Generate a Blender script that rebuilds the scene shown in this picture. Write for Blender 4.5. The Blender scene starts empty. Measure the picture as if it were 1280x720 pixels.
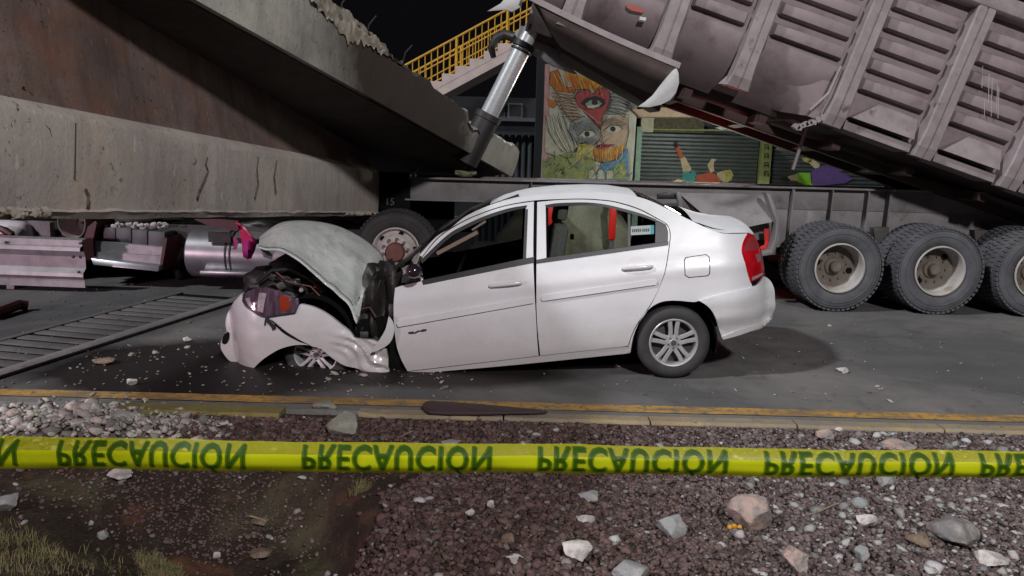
import bpy, bmesh, math, random
import numpy as np
from mathutils import Vector, Matrix, noise
from mathutils.geometry import delaunay_2d_cdt

random.seed(7); rng = np.random.default_rng(7)
SC = bpy.context.scene
COL = SC.collection
R = math.radians

# ------------------------------------------------------------------ camera
CAM_H, FPX, PITCH, ROLL = 1.75, 950.0, R(9.85), R(1.5)
_F = Vector((0, math.cos(PITCH), -math.sin(PITCH)))
_R0 = Vector((1, 0, 0)); _U0 = Vector((0, math.sin(PITCH), math.cos(PITCH)))
_RT = math.cos(ROLL) * _R0 + math.sin(ROLL) * _U0
_UP = -math.sin(ROLL) * _R0 + math.cos(ROLL) * _U0
_C = Vector((0, 0, CAM_H))
cam_data = bpy.data.cameras.new('camera'); cam = bpy.data.objects.new('camera', cam_data); COL.objects.link(cam)
cam_data.sensor_width = 36; cam_data.lens = FPX / 1280 * 36; cam_data.clip_start = .05; cam_data.clip_end = 500
m3 = Matrix((_RT, _UP, -_F)).transposed()
cam.matrix_world = Matrix.Translation(_C) @ m3.to_4x4()
SC.camera = cam

# ------------------------------------------------------------------ night sky
w = bpy.data.worlds.new('World'); SC.world = w; w.use_nodes = True
nt = w.node_tree; bg = nt.nodes['Background']
sky = nt.nodes.new('ShaderNodeTexSky'); sky.sky_type = 'NISHITA'; sky.sun_disc = False
SUN_DIR = Vector((.92, .50, -1.0)).normalized()                   # the way the light travels
sky.sun_elevation = R(-9); sky.sun_rotation = math.atan2(-SUN_DIR.x, -SUN_DIR.y)
hz = nt.nodes.new('ShaderNodeMixRGB'); hz.blend_type = 'ADD'; hz.inputs[0].default_value = 1
hz.inputs[2].default_value = (.045, .04, .05, 1)
nt.links.new(sky.outputs[0], hz.inputs[1]); nt.links.new(hz.outputs[0], bg.inputs[0])
bg.inputs[1].default_value = .07

# ------------------------------------------------------------------ lights: one high flood light, lamps of the site, an added shop fill
def lamp(name, kind, loc, energy, color, size=.3):
    d = bpy.data.lights.new(name, kind); d.energy = energy; d.color = color
    if kind == 'POINT': d.shadow_soft_size = size
    o = bpy.data.objects.new(name, d); o.location = loc; COL.objects.link(o); return o
sun = lamp('flood_light', 'SUN', (-8, -5, 12), 2.3, (.93, .97, 1)); sun.data.angle = R(3.0)
sun.rotation_euler = SUN_DIR.to_track_quat('-Z', 'Y').to_euler()
lamp('street_lamp_light', 'POINT', (4.5, -7.5, 10.5), 8500, (1, .968, .962), .55)
lamp('beacon_light', 'POINT', (-9.0, .8, 1.6), 1150, (1, .72, .84), .25)
lamp('tail_light_glow', 'POINT', (2.55, 10.15, 2.0), 3.5, (1, .05, .04), .15)
lamp('tail_light_glow', 'POINT', (3.3, 11.2, .40), 5, (1, .04, .05), .12)
lamp('shop_fill_light', 'POINT', (3.2, 12.9, 1.70), 100, (.92, 1, .86), .3)  # unseen lamp added before the shutters to brighten the shop front
for o_ in COL.objects:
    if o_.name.startswith('tail_light_glow'): o_.data.specular_factor = 0
SC.view_settings.view_transform = 'Standard'; SC.view_settings.look = 'None'
SC.view_settings.exposure = 0; SC.view_settings.gamma = 1
SC.view_settings.use_curve_mapping = False
SC.cycles.use_denoising = True
SC.cycles.max_bounces = 6; SC.cycles.transparent_max_bounces = 12; SC.cycles.sample_clamp_indirect = 4

# ------------------------------------------------------------------ helpers
def ray(px, py): return _F + (px - 640) / FPX * _RT + (360 - py) / FPX * _UP
def at(px, py, Y):
    d = ray(px, py); return _C + d * (Y / d.y)
def gnd(px, py, z=0.0):
    d = ray(px, py); return _C + d * ((z - CAM_H) / d.z)

ORG = {}
def org(o): return ORG.get(o.name, Vector((0, 0, 0))) if o else Vector((0, 0, 0))

def tag(o, label=None, cat=None, group=None, kind=None):
    if label: o['label'] = label
    if cat: o['category'] = cat
    if group: o['group'] = group
    if kind: o['kind'] = kind
    return o

def thing(name, loc, label, cat, group=None):
    o = bpy.data.objects.new(name, None); o.location = loc; o.empty_display_size = .2
    COL.objects.link(o); ORG[o.name] = Vector(loc); return tag(o, label, cat, group)

class MB:
    def __init__(s): s.v = []; s.f = []
    def add(s, vs, fs):
        b = len(s.v); s.v += [tuple(v) for v in vs]; s.f += [tuple(i + b for i in f) for f in fs]; return s
    def box(s, c, size, rot=None):
        c = Vector(c); hx, hy, hz_ = [k / 2 for k in size]; vs = []
        for dx, dy, dz in ((-1,-1,-1),(1,-1,-1),(1,1,-1),(-1,1,-1),(-1,-1,1),(1,-1,1),(1,1,1),(-1,1,1)):
            p = Vector((dx*hx, dy*hy, dz*hz_))
            if rot: p = rot @ p
            vs.append(c + p)
        return s.add(vs, [(0,3,2,1),(4,5,6,7),(0,1,5,4),(1,2,6,5),(2,3,7,6),(3,0,4,7)])
    def bar(s, a, b, wx, wy, up=Vector((0, 1, 0))):
        a, b = Vector(a), Vector(b); d = (b - a).normalized(); sx = d.cross(up).normalized(); sy = sx.cross(d)
        vs = [p + sx*i*wx/2 + sy*j*wy/2 for p in (a, b) for i, j in ((-1,-1),(1,-1),(1,1),(-1,1))]
        return s.add(vs, [(0,1,2,3),(7,6,5,4),(0,4,5,1),(1,5,6,2),(2,6,7,3),(3,7,4,0)])
    def tube(s, path, rad, n=10, cap=True):
        P = [Vector(p) for p in path]; b = len(s.v); k = len(P)
        rad = rad if isinstance(rad, (list, tuple)) else [rad] * k
        ref = None
        for i, p in enumerate(P):
            t = (P[min(i+1, k-1)] - P[max(i-1, 0)]).normalized()
            if ref is None:
                ref = t.orthogonal().normalized()
            ref = (ref - t * ref.dot(t)).normalized(); q = t.cross(ref)
            for j in range(n):
                a = 2*math.pi*j/n; s.v.append(tuple(p + (ref*math.cos(a) + q*math.sin(a))*rad[i]))
        for i in range(k-1):
            for j in range(n):
                s.f.append((b+i*n+j, b+i*n+(j+1)%n, b+(i+1)*n+(j+1)%n, b+(i+1)*n+j))
        if cap:
            s.f.append(tuple(b+j for j in range(n))[::-1]); s.f.append(tuple(b+(k-1)*n+j for j in range(n)))
        return s
    def lathe(s, prof, n=40, c=(0,0,0), axis='y'):
        """prof: (radius, along-axis) pairs"""
        b = len(s.v); c = Vector(c); k = len(prof)
        for r_, y_ in prof:
            for j in range(n):
                a = 2*math.pi*j/n; x, z = r_*math.cos(a), r_*math.sin(a)
                p = Vector((x, y_, z)) if axis == 'y' else (Vector((y_, x, z)) if axis == 'x' else Vector((x, z, y_)))
                s.v.append(tuple(c + p))
        for i in range(k-1):
            for j in range(n): s.f.append((b+i*n+j, b+i*n+(j+1)%n, b+(i+1)*n+(j+1)%n, b+(i+1)*n+j))
        return s
    def prism(s, pts, d):
        """closed outline of 3D points pushed along vector d"""
        n = len(pts); d = Vector(d); P = [Vector(p) for p in pts]
        b = len(s.v); s.v += [tuple(p) for p in P] + [tuple(p + d) for p in P]
        s.f.append(tuple(b+i for i in range(n))); s.f.append(tuple(b+n+i for i in range(n))[::-1])
        for i in range(n): s.f.append((b+i, b+n+i, b+n+(i+1)%n, b+(i+1)%n))
        return s
    def loft(s, rings, close=False):
        n = len(rings[0]); b = len(s.v)
        for r_ in rings: s.v += [tuple(p) for p in r_]
        for i in range(len(rings)-1):
            for j in range(n if close else n-1):
                s.f.append((b+i*n+j, b+i*n+(j+1)%n, b+(i+1)*n+(j+1)%n, b+(i+1)*n+j))
        return s

def obj(name, mb, mat, parent=None, smooth=False, ang=35, bevel=0, solid=0, loc=None, fix=True):
    me = bpy.data.meshes.new(name); O = org(parent) if loc is None else Vector(loc)
    V = np.array(mb.v, dtype=np.float64) - np.array(O)
    me.from_pydata(V.tolist(), [], mb.f)
    if fix or bevel:
        bm = bmesh.new(); bm.from_mesh(me)
        bmesh.ops.remove_doubles(bm, verts=bm.verts, dist=1e-5)
        if fix: bmesh.ops.recalc_face_normals(bm, faces=bm.faces)
        if bevel:
            es = [e for e in bm.edges if len(e.link_faces) == 2 and e.calc_face_angle(0) > .5]
            bmesh.ops.bevel(bm, geom=es, offset=bevel, segments=2, profile=.5, affect='EDGES', clamp_overlap=True)
        bm.to_mesh(me); bm.free()
    if smooth or bevel:
        me.polygons.foreach_set('use_smooth', [True]*len(me.polygons)); me.set_sharp_from_angle(angle=R(ang))
    me.materials.append(mat)
    o = bpy.data.objects.new(name, me); COL.objects.link(o)
    if solid:
        md = o.modifiers.new('thickness', 'SOLIDIFY'); md.thickness = solid; md.offset = 0
    if parent:
        o.parent = parent; ORG[o.name] = Vector(O)
        if loc is not None: o.location = Vector(loc) - org(parent)
    else:
        if loc is not None: o.location = loc
        ORG[o.name] = Vector(O)
    return o

def copy_tree(o, parent=None):
    c = o.copy(); COL.objects.link(c)
    if parent is not None: c.parent = parent
    ORG[c.name] = org(o)
    for ch in list(o.children): copy_tree(ch, c)
    return c

# ------------------------------------------------------------------ materials
def new_mat(name):
    m = bpy.data.materials.new(name); m.use_nodes = True
    return m, m.node_tree, m.node_tree.nodes['Principled BSDF']
def rgb(c): return (c[0], c[1], c[2], 1)
def N(nt, t, **kw):
    n = nt.nodes.new(t)
    for k, v in kw.items(): setattr(n, k, v)
    return n
def coords(nt, scale=(1, 1, 1)):
    tc = N(nt, 'ShaderNodeTexCoord'); mp = N(nt, 'ShaderNodeMapping'); mp.inputs['Scale'].default_value = scale
    nt.links.new(tc.outputs['Object'], mp.inputs[0]); return mp.outputs[0]
def noise_tex(nt, vec, scale, detail=6, rough=.6, dist=0):
    n = N(nt, 'ShaderNodeTexNoise'); n.inputs['Scale'].default_value = scale; n.inputs['Detail'].default_value = detail
    n.inputs['Roughness'].default_value = rough; n.inputs['Distortion'].default_value = dist
    nt.links.new(vec, n.inputs['Vector']); return n.outputs['Fac']
def ramp(nt, fac, a, b, ca=(0,0,0), cb=(1,1,1)):
    r = N(nt, 'ShaderNodeValToRGB'); r.color_ramp.elements[0].position = a; r.color_ramp.elements[1].position = b
    r.color_ramp.elements[0].color = rgb(ca); r.color_ramp.elements[1].color = rgb(cb)
    nt.links.new(fac, r.inputs[0]); return r.outputs[0]
def mix(nt, fac, a, b, mode='MIX'):
    n = N(nt, 'ShaderNodeMixRGB', blend_type=mode)
    for i, v in ((0, fac), (1, a), (2, b)):
        if isinstance(v, (int, float)): n.inputs[i].default_value = v
        elif isinstance(v, tuple): n.inputs[i].default_value = rgb(v)
        else: nt.links.new(v, n.inputs[i])
    return n.outputs[0]
def bump(nt, bs, h, strength, dist=.01):
    b = N(nt, 'ShaderNodeBump'); b.inputs['Strength'].default_value = strength; b.inputs['Distance'].default_value = dist
    nt.links.new(h, b.inputs['Height']); nt.links.new(b.outputs[0], bs.inputs['Normal'])

def M(name, c1, c2=None, scale=6, rough=.6, metal=0, bmp=0, bscale=40, c3=None, s3=2.5, a3=.55, b3=.7, stretch=(1,1,1), coat=0, spec=.5, rvar=0):
    """two-tone noise + optional third stain colour + optional bump"""
    m, nt, bs = new_mat(name)
    bs.inputs['Roughness'].default_value = rough; bs.inputs['Metallic'].default_value = metal
    bs.inputs['Specular IOR Level'].default_value = spec
    if coat: bs.inputs['Coat Weight'].default_value = coat; bs.inputs['Coat Roughness'].default_value = .06
    if c2 is None and not bmp:
        bs.inputs['Base Color'].default_value = rgb(c1); return m
    vec = coords(nt, stretch)
    c = None
    if c2 is not None:
        f = noise_tex(nt, vec, scale); c = mix(nt, ramp(nt, f, .35, .65), c1, c2)
        if c3 is not None:
            f3 = noise_tex(nt, vec, s3, 8, .7); c = mix(nt, ramp(nt, f3, a3, b3), c, c3)
        nt.links.new(c, bs.inputs['Base Color'])
        if rvar:
            f4 = noise_tex(nt, vec, scale*2.3, 4); mr = N(nt, 'ShaderNodeMapRange')
            mr.inputs[3].default_value = rough-rvar; mr.inputs[4].default_value = rough+rvar
            nt.links.new(f4, mr.inputs[0]); nt.links.new(mr.outputs[0], bs.inputs['Roughness'])
    else: bs.inputs['Base Color'].default_value = rgb(c1)
    if bmp:
        bump(nt, bs, noise_tex(nt, coords(nt), bscale, 8, .65), bmp)
    return m

def glass_mat(name, tint, rough=.02, gloss=1.0):
    m, nt, bs = new_mat(name); nt.nodes.remove(bs); out = nt.nodes['Material Output']
    t = N(nt, 'ShaderNodeBsdfTransparent'); t.inputs[0].default_value = rgb(tint)
    g = N(nt, 'ShaderNodeBsdfGlossy'); g.inputs['Roughness'].default_value = rough
    fr = N(nt, 'ShaderNodeFresnel'); fr.inputs[0].default_value = 1.5
    mx = N(nt, 'ShaderNodeMixShader')
    nt.links.new(fr.outputs[0], mx.inputs[0]); nt.links.new(t.outputs[0], mx.inputs[1]); nt.links.new(g.outputs[0], mx.inputs[2])
    nt.links.new(mx.outputs[0], out.inputs[0]); return m

def concrete_mat(name, c1, c2, stain, rust=None, rust_amt=.6, streak=6.0):
    m, nt, bs = new_mat(name); bs.inputs['Roughness'].default_value = .85; bs.inputs['Specular IOR Level'].default_value = .25
    v = coords(nt); vs = coords(nt, (1, 1, .12))
    c = mix(nt, ramp(nt, noise_tex(nt, v, 2.2, 8, .65), .35, .68), c1, c2)
    c = mix(nt, ramp(nt, noise_tex(nt, vs, streak, 6, .7), .5, .78, (0,0,0), (.75,.75,.75)), c, stain)
    c = mix(nt, ramp(nt, noise_tex(nt, v, 38, 3, .5), .62, .72, (0,0,0), (.6,.6,.6)), c, stain)
    vo = N(nt, 'ShaderNodeTexVoronoi'); vo.inputs['Scale'].default_value = 14; nt.links.new(v, vo.inputs['Vector'])
    c = mix(nt, ramp(nt, vo.outputs['Distance'], .06, .10, (.8,.8,.8), (0,0,0)), c, tuple(k*.45 for k in stain))
    if rust is not None:
        c = mix(nt, ramp(nt, noise_tex(nt, v, 1.6, 9, .72, .4), rust_amt-.1, rust_amt+.12), c, rust)
    c = mix(nt, ramp(nt, noise_tex(nt, v, .9, 6, .6, .6), .42, .70, (0,0,0), (.55,.55,.55)), c, stain)
    sp = mix(nt, 1, ramp(nt, noise_tex(nt, v, 17, 5, .7), .60, .66), ramp(nt, noise_tex(nt, v, 1.9, 4, .6), .50, .62), 'MULTIPLY')
    c = mix(nt, sp, c, tuple(k*.35 for k in stain))
    c = mix(nt, ramp(nt, noise_tex(nt, coords(nt, (1, 1, .25)), 30, 3, .6), .66, .70, (0,0,0), (.5,.5,.5)), c, tuple(min(1, k*1.35) for k in c1))
    nt.links.new(c, bs.inputs['Base Color'])
    h = N(nt, 'ShaderNodeMath', operation='ADD')
    nt.links.new(noise_tex(nt, v, 22, 10, .7), h.inputs[0]); nt.links.new(noise_tex(nt, vs, 9, 4), h.inputs[1])
    bump(nt, bs, h.outputs[0], .55, .012)
    return m

m, nt, bs = new_mat('white_paint'); v = coords(nt)
c = mix(nt, ramp(nt, noise_tex(nt, v, 2.2, 7, .6), .35, .7), (.60, .60, .625), (.54, .54, .555))
sx = N(nt, 'ShaderNodeSeparateXYZ'); nt.links.new(v, sx.inputs[0])
dz = N(nt, 'ShaderNodeMath', operation='MULTIPLY_ADD'); dz.inputs[1].default_value = .55; nt.links.new(noise_tex(nt, v, 4.5, 8, .68), dz.inputs[0]); nt.links.new(sx.outputs['Z'], dz.inputs[2])
c = mix(nt, ramp(nt, dz.outputs[0], .48, .82, (.55,.55,.55), (0,0,0)), c, (.36, .33, .30))
vd = coords(nt, (1.4, 1, 9)); c = mix(nt, ramp(nt, noise_tex(nt, vd, 4.2, 6, .75), .66, .74, (0,0,0), (.35,.35,.35)), c, (.34, .33, .32))
c = mix(nt, ramp(nt, noise_tex(nt, v, 75, 4, .6), .68, .74, (0,0,0), (.5,.5,.5)), c, (.33, .31, .29))
nt.links.new(c, bs.inputs['Base Color']); bs.inputs['Coat Weight'].default_value = .8; bs.inputs['Coat Roughness'].default_value = .05
rr = ramp(nt, noise_tex(nt, v, 3.3, 6, .6), .35, .7, (.26,.26,.26), (.44,.44,.44)); nt.links.new(rr, bs.inputs['Roughness'])
bump(nt, bs, noise_tex(nt, v, 2.6, 3, .5), .06, .05); PAINT = m
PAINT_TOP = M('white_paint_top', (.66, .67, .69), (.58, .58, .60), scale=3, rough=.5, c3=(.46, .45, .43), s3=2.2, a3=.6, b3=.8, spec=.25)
m, nt, bs = new_mat('dusty_hood_paint')
tc = N(nt, 'ShaderNodeTexCoord'); mp = N(nt, 'ShaderNodeMapping'); mp.inputs['Rotation'].default_value = (0, R(-38), 0); nt.links.new(tc.outputs['Object'], mp.inputs[0])
mp2 = N(nt, 'ShaderNodeMapping'); mp2.inputs['Scale'].default_value = (1.0, 1.6, 9); nt.links.new(mp.outputs[0], mp2.inputs[0])
c = mix(nt, ramp(nt, noise_tex(nt, mp.outputs[0], 2.6, 7, .65, .4), .36, .66), (.66, .70, .68), (.42, .46, .445))
c = mix(nt, ramp(nt, noise_tex(nt, mp2.outputs[0], 3.4, 8, .7), .44, .68), c, (.68, .69, .68))
c = mix(nt, ramp(nt, noise_tex(nt, mp2.outputs[0], 6.5, 6, .7), .60, .70, (0,0,0), (.85,.85,.85)), c, (.24, .26, .25))
c = mix(nt, ramp(nt, noise_tex(nt, mp.outputs[0], 48, 4, .6), .66, .73), c, (.10, .10, .095))
nt.links.new(c, bs.inputs['Base Color']); bs.inputs['Roughness'].default_value = .42; bs.inputs['Coat Weight'].default_value = .25
h = N(nt, 'ShaderNodeMath', operation='ADD'); nt.links.new(noise_tex(nt, mp2.outputs[0], 3.0, 6, .6), h.inputs[0]); nt.links.new(noise_tex(nt, mp.outputs[0], 9, 5), h.inputs[1])
bump(nt, bs, h.outputs[0], .35, .03); PAINT_DUST = m
BLACK_PL = M('black_plastic', (.012, .012, .014), rough=.45)
GAP_BLACK = M('inner_black', (.006, .006, .006), rough=.9, spec=.1)
BAY = M('engine_bay_black', (.010, .009, .009), (.022, .018, .016), scale=12, rough=.5, bmp=.4, bscale=30)
RUBBER = M('tyre_rubber', (.022, .022, .024), (.034, .033, .034), scale=9, rough=.8, bmp=.15, bscale=60)
TRUCK_RUBBER = M('dusty_truck_tyre', (.062, .061, .070), (.092, .090, .100), scale=5, rough=.88, c3=(.10, .095, .09), s3=3.0, bmp=.25, bscale=70)
DARK_RUBBER = M('dark_truck_tyre', (.022, .022, .022), (.036, .035, .034), scale=5, rough=.85, bmp=.25, bscale=70)
ALLOY = M('alloy_wheel', (.42, .42, .43), (.34, .34, .34), scale=8, rough=.38, metal=.35)
ALLOY_DARK = M('dark_wheel_metal', (.05, .05, .05), rough=.6)  # dark metal of brake discs, hub caps and lug nuts
RIM_STEEL = M('painted_steel_rim', (.42, .39, .38), (.32, .29, .27), scale=5, rough=.6, c3=(.20, .14, .11), s3=3.2, a3=.58, b3=.75)
HUB_DIRT = M('rusty_hub', (.12, .10, .085), (.17, .14, .115), scale=7, rough=.8, c3=(.05, .03, .022), s3=4, bmp=.4, bscale=30)
HUB_RED = M('red_brown_hub', (.16, .055, .045), (.10, .045, .04), scale=8, rough=.7, bmp=.3, bscale=25)
GLASS_TINT = glass_mat('tinted_glass', (.42, .42, .43))
GLASS_CLEAR = glass_mat('clear_glass', (.80, .84, .80))
SEAT = M('seat_fabric', (.10, .10, .105), (.13, .13, .13), scale=30, rough=.95)
SEAT_LIGHT = M('seat_fabric_light', (.30, .29, .28), (.22, .22, .21), scale=14, rough=.95)
RED_LENS = M('red_lens', (.45, .006, .012), (.30, .004, .010), scale=14, rough=.12, coat=.9)
CLEAR_LENS = M('clear_lens_reflector', (.62, .55, .56), (.40, .36, .38), scale=40, rough=.15, metal=.5)
ORANGE_LENS = M('orange_lens', (.24, .030, .012), rough=.18, coat=.8)
HEAD_LENS = M('headlight_lens', (.10, .05, .085), (.26, .18, .25), scale=9, rough=.10, metal=.6, coat=1, stretch=(3, 1, .4))
RED_TRIM = M('red_belt', (.55, .02, .015), rough=.45)
STICKER = M('sticker_paper', (.27, .31, .31), rough=.6)
STICKER_BLUE = M('sticker_blue', (.03, .22, .26), rough=.6)
INK = M('dark_ink', (.02, .02, .022), rough=.6)
STEEL_GREY = M('grey_frame_paint', (.21, .195, .20), (.15, .137, .14), scale=4, rough=.6, c3=(.06, .045, .04), s3=3, a3=.58, b3=.75, bmp=.15, bscale=20)
FRAME_DARK = M('dark_frame_paint', (.075, .066, .064), (.05, .043, .042), scale=5, rough=.65, c3=(.11, .09, .08), s3=3, bmp=.2, bscale=18)
BED = M('dump_bed_paint', (.275, .222, .232), (.205, .158, .168), scale=2.6, rough=.56, c3=(.11, .062, .062), s3=2.6, a3=.55, b3=.78, bmp=.22, bscale=14, spec=.35)
BED_RAIL = M('dump_bed_rib_paint', (.275, .232, .240), (.20, .16, .168), scale=5, rough=.55, c3=(.10, .06, .06), s3=4, a3=.6, b3=.72, bmp=.25, bscale=22)
BED_UNDER_SHADE = M('bed_underside_shade', (.055, .026, .024), (.035, .018, .018), scale=3, rough=.8, bmp=.3, bscale=12)  # bed paint darkened, the shade under the bed put into the colour
LIP = M('torn_lip_steel', (.15, .115, .11), (.10, .078, .074), scale=4, rough=.6, bmp=.2, bscale=16)
BARE = M('bare_pale_steel', (.50, .50, .50), (.38, .37, .37), scale=6, rough=.5)
CHROME = M('chrome_ram', (.78, .79, .82), (.66, .67, .70), scale=12, rough=.27, metal=.6, stretch=(1, 1, 3))
DARK_STEEL = M('dark_steel', (.035, .032, .035), (.05, .045, .045), scale=6, rough=.5, metal=.4)
ALU = M('aluminium', (.40, .39, .41), (.28, .27, .29), scale=3, rough=.36, metal=.7, bmp=.1, bscale=5)
GALV = M('galvanised_steel', (.38, .36, .375), (.28, .265, .275), scale=5, rough=.45, metal=.35, c3=(.22, .2, .2), s3=4)
BATT = M('battery_case', (.085, .088, .10), (.11, .11, .12), scale=6, rough=.5)
PINK_SHEET = M('purple_red_sheet', (.28, .015, .20), (.45, .02, .06), scale=5, rough=.4)
RED_PAINT = M('red_fairing', (.085, .016, .018), (.05, .012, .014), scale=6, rough=.5)
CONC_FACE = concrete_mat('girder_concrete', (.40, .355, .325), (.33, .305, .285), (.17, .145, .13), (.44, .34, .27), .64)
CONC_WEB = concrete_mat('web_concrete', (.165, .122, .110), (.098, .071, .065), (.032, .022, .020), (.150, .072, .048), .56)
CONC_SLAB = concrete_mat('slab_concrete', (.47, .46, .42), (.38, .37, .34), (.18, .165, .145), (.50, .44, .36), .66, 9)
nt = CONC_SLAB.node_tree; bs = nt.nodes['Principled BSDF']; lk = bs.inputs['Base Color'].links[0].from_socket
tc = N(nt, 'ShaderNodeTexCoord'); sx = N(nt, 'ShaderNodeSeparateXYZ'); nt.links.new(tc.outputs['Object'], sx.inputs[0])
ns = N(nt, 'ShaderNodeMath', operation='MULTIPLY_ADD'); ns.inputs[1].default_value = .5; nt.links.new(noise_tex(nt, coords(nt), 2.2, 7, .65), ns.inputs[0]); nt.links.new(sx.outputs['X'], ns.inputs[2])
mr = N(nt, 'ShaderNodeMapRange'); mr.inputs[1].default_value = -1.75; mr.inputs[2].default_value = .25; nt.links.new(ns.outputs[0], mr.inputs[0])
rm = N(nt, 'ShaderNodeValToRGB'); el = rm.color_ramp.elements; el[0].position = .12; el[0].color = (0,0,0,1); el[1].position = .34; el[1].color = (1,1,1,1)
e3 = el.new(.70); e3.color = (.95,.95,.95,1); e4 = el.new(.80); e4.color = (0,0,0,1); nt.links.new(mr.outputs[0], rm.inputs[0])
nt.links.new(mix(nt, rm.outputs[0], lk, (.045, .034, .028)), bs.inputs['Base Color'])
CONC_DARK = concrete_mat('deck_concrete', (.07, .055, .05), (.05, .04, .038), (.03, .025, .02))
BROKEN = concrete_mat('broken_concrete', (.33, .30, .25), (.25, .225, .19), (.18, .15, .12))
YELLOW_RAIL = M('yellow_rail_paint', (.62, .36, .03), (.48, .26, .02), scale=5, rough=.5)
STAIR = M('stair_concrete', (.55, .47, .44), (.44, .37, .35), scale=3, rough=.85)
DARK_WALL = M('dark_wall', (.030, .030, .036), (.022, .022, .026), scale=3, rough=.9)
GATE = M('corrugated_gate', (.06, .07, .078), (.045, .052, .058), scale=4, rough=.6, metal=.2)
SHUT = M('steel_shutter', (.085, .095, .098), (.065, .072, .076), scale=5, rough=.5, metal=.2)

# ------------------------------------------------------------------ ground
def fbm(x, y, s=1.0): return noise.fractal(Vector((x*s, y*s, 3.7)), 1.0, 2.0, 4)
def ditch(x, y):
    xx = x + .35*(y - 3.5)
    e = (max(0, xx + 1.05) / .34)**2 + (min(0, xx + 1.05) / .95)**2 + ((y - 3.45 - .1*math.sin(x*3)) / .62)**2
    return math.exp(-e * e * .9)
def ground_z(x, y):
    t = min(1, max(0, (4.86 - y) / .5))
    z = -.055 * t + .025 * t * fbm(x, y, 1.3) + .012 * t * fbm(x, y, 5)
    z -= (.35 + .06*fbm(x, y, 4)) * ditch(x, y) * t
    z += .10 * t * math.exp(-(((x - .1) / 1.2)**2 + ((y - 3.0) / .7)**2))          # low heap of gravel in front
    z += .09 * t * math.exp(-(((x + 2.6) / .8)**2 + ((y - 4.55) / .30)**2))         # rubble heap by the kerb
    if y < 2.5: z -= .02*(2.5-y)
    return z

def on_gnd(px, py):
    z = 0.0
    for _ in range(40):
        p = gnd(px, py, z); z = z*.65 + .35*(ground_z(p.x, p.y) if p.y < 4.86 else 0.0)
    return Vector((p.x, p.y, z))

# road
m, nt, bs = new_mat('asphalt'); v = coords(nt)
c = mix(nt, ramp(nt, noise_tex(nt, v, 1.1, 8, .62), .3, .7), (.080, .079, .081), (.118, .116, .119))
c = mix(nt, ramp(nt, noise_tex(nt, v, 190, 3, .6), .38, .66), mix(nt, 1, c, (.66, .66, .66), 'MULTIPLY'), c)
c = mix(nt, ramp(nt, noise_tex(nt, v, 130, 2, .5), .60, .70), c, (.20, .195, .19))
# long tyre-polished streaks and a dark smoother patch beside and under the wreck
vs = coords(nt, (.12, 2.2, 1)); c = mix(nt, ramp(nt, noise_tex(nt, vs, 1.4, 5), .5, .75, (0,0,0), (.45,.45,.45)), c, (.045, .043, .042))
vo = N(nt, 'ShaderNodeTexVoronoi', feature='DISTANCE_TO_EDGE'); vo.inputs['Scale'].default_value = .55
wq = N(nt, 'ShaderNodeMixRGB'); wq.inputs[0].default_value = .16; nt.links.new(v, wq.inputs[1])
wn = N(nt, 'ShaderNodeTexNoise'); wn.inputs['Scale'].default_value = 2.2; wn.inputs['Detail'].default_value = 6; nt.links.new(v, wn.inputs['Vector']); nt.links.new(wn.outputs['Color'], wq.inputs[2]); nt.links.new(wq.outputs[0], vo.inputs['Vector'])
c = mix(nt, ramp(nt, vo.outputs['Distance'], .0010, .004, (.28,.28,.28), (0,0,0)), c, (.035, .033, .032))
c = mix(nt, ramp(nt, noise_tex(nt, v, .55, 7, .68, .5), .46, .66, (0,0,0), (.8,.8,.8)), c, (.165, .152, .143))
c = mix(nt, ramp(nt, noise_tex(nt, v, 2.4, 7, .7, .8), .58, .70, (0,0,0), (.6,.6,.6)), c, (.050, .047, .046))
def blob(nt, cx, cy, rx, ry, soft=.35, wob=.5):
    tc = N(nt, 'ShaderNodeTexCoord'); mp = N(nt, 'ShaderNodeMapping'); mp.vector_type = 'POINT'
    mp.inputs['Location'].default_value = (-cx/rx, -cy/ry, 0); mp.inputs['Scale'].default_value = (1/rx, 1/ry, 0)
    nt.links.new(tc.outputs['Object'], mp.inputs[0])
    ln = N(nt, 'ShaderNodeVectorMath', operation='LENGTH'); nt.links.new(mp.outputs[0], ln.inputs[0])
    ad = N(nt, 'ShaderNodeMath', operation='MULTIPLY_ADD'); ad.inputs[1].default_value = wob
    hf = N(nt, 'ShaderNodeMath', operation='MULTIPLY'); hf.inputs[1].default_value = .5
    nt.links.new(noise_tex(nt, coords(nt), 1.8, 6), ad.inputs[0]); nt.links.new(ln.outputs['Value'], ad.inputs[2])
    nt.links.new(ad.outputs[0], hf.inputs[0])
    return ramp(nt, hf.outputs[0], .58, .58 + soft*.5, (1, 1, 1), (0, 0, 0))
dark_patch = mix(nt, 1.0, blob(nt, -2.45, 5.95, 1.25, .85), blob(nt, -.9, 6.0, 1.3, .42), 'LIGHTEN')
c = mix(nt, mix(nt, 1, dark_patch, (.95,.95,.95), 'MULTIPLY'), c, (.009, .006, .006))
nt.links.new(c, bs.inputs['Base Color'])
rr = mix(nt, dark_patch, (.82,.82,.82), (.55,.55,.55)); nt.links.new(rr, bs.inputs['Roughness']); bs.inputs['Specular IOR Level'].default_value = .3
h = N(nt, 'ShaderNodeMath', operation='ADD'); nt.links.new(noise_tex(nt, v, 170, 3, .6), h.inputs[0]); nt.links.new(noise_tex(nt, v, 9, 6), h.inputs[1])
bump(nt, bs, h.outputs[0], .35, .004)
ASPHALT = m
b = MB(); b.add([(-90, 5.075, 0), (90, 5.075, 0), (90, 200, 0), (-90, 200, 0)], [(0, 1, 2, 3)])
tag(obj('road', b, ASPHALT), kind='structure')

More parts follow.
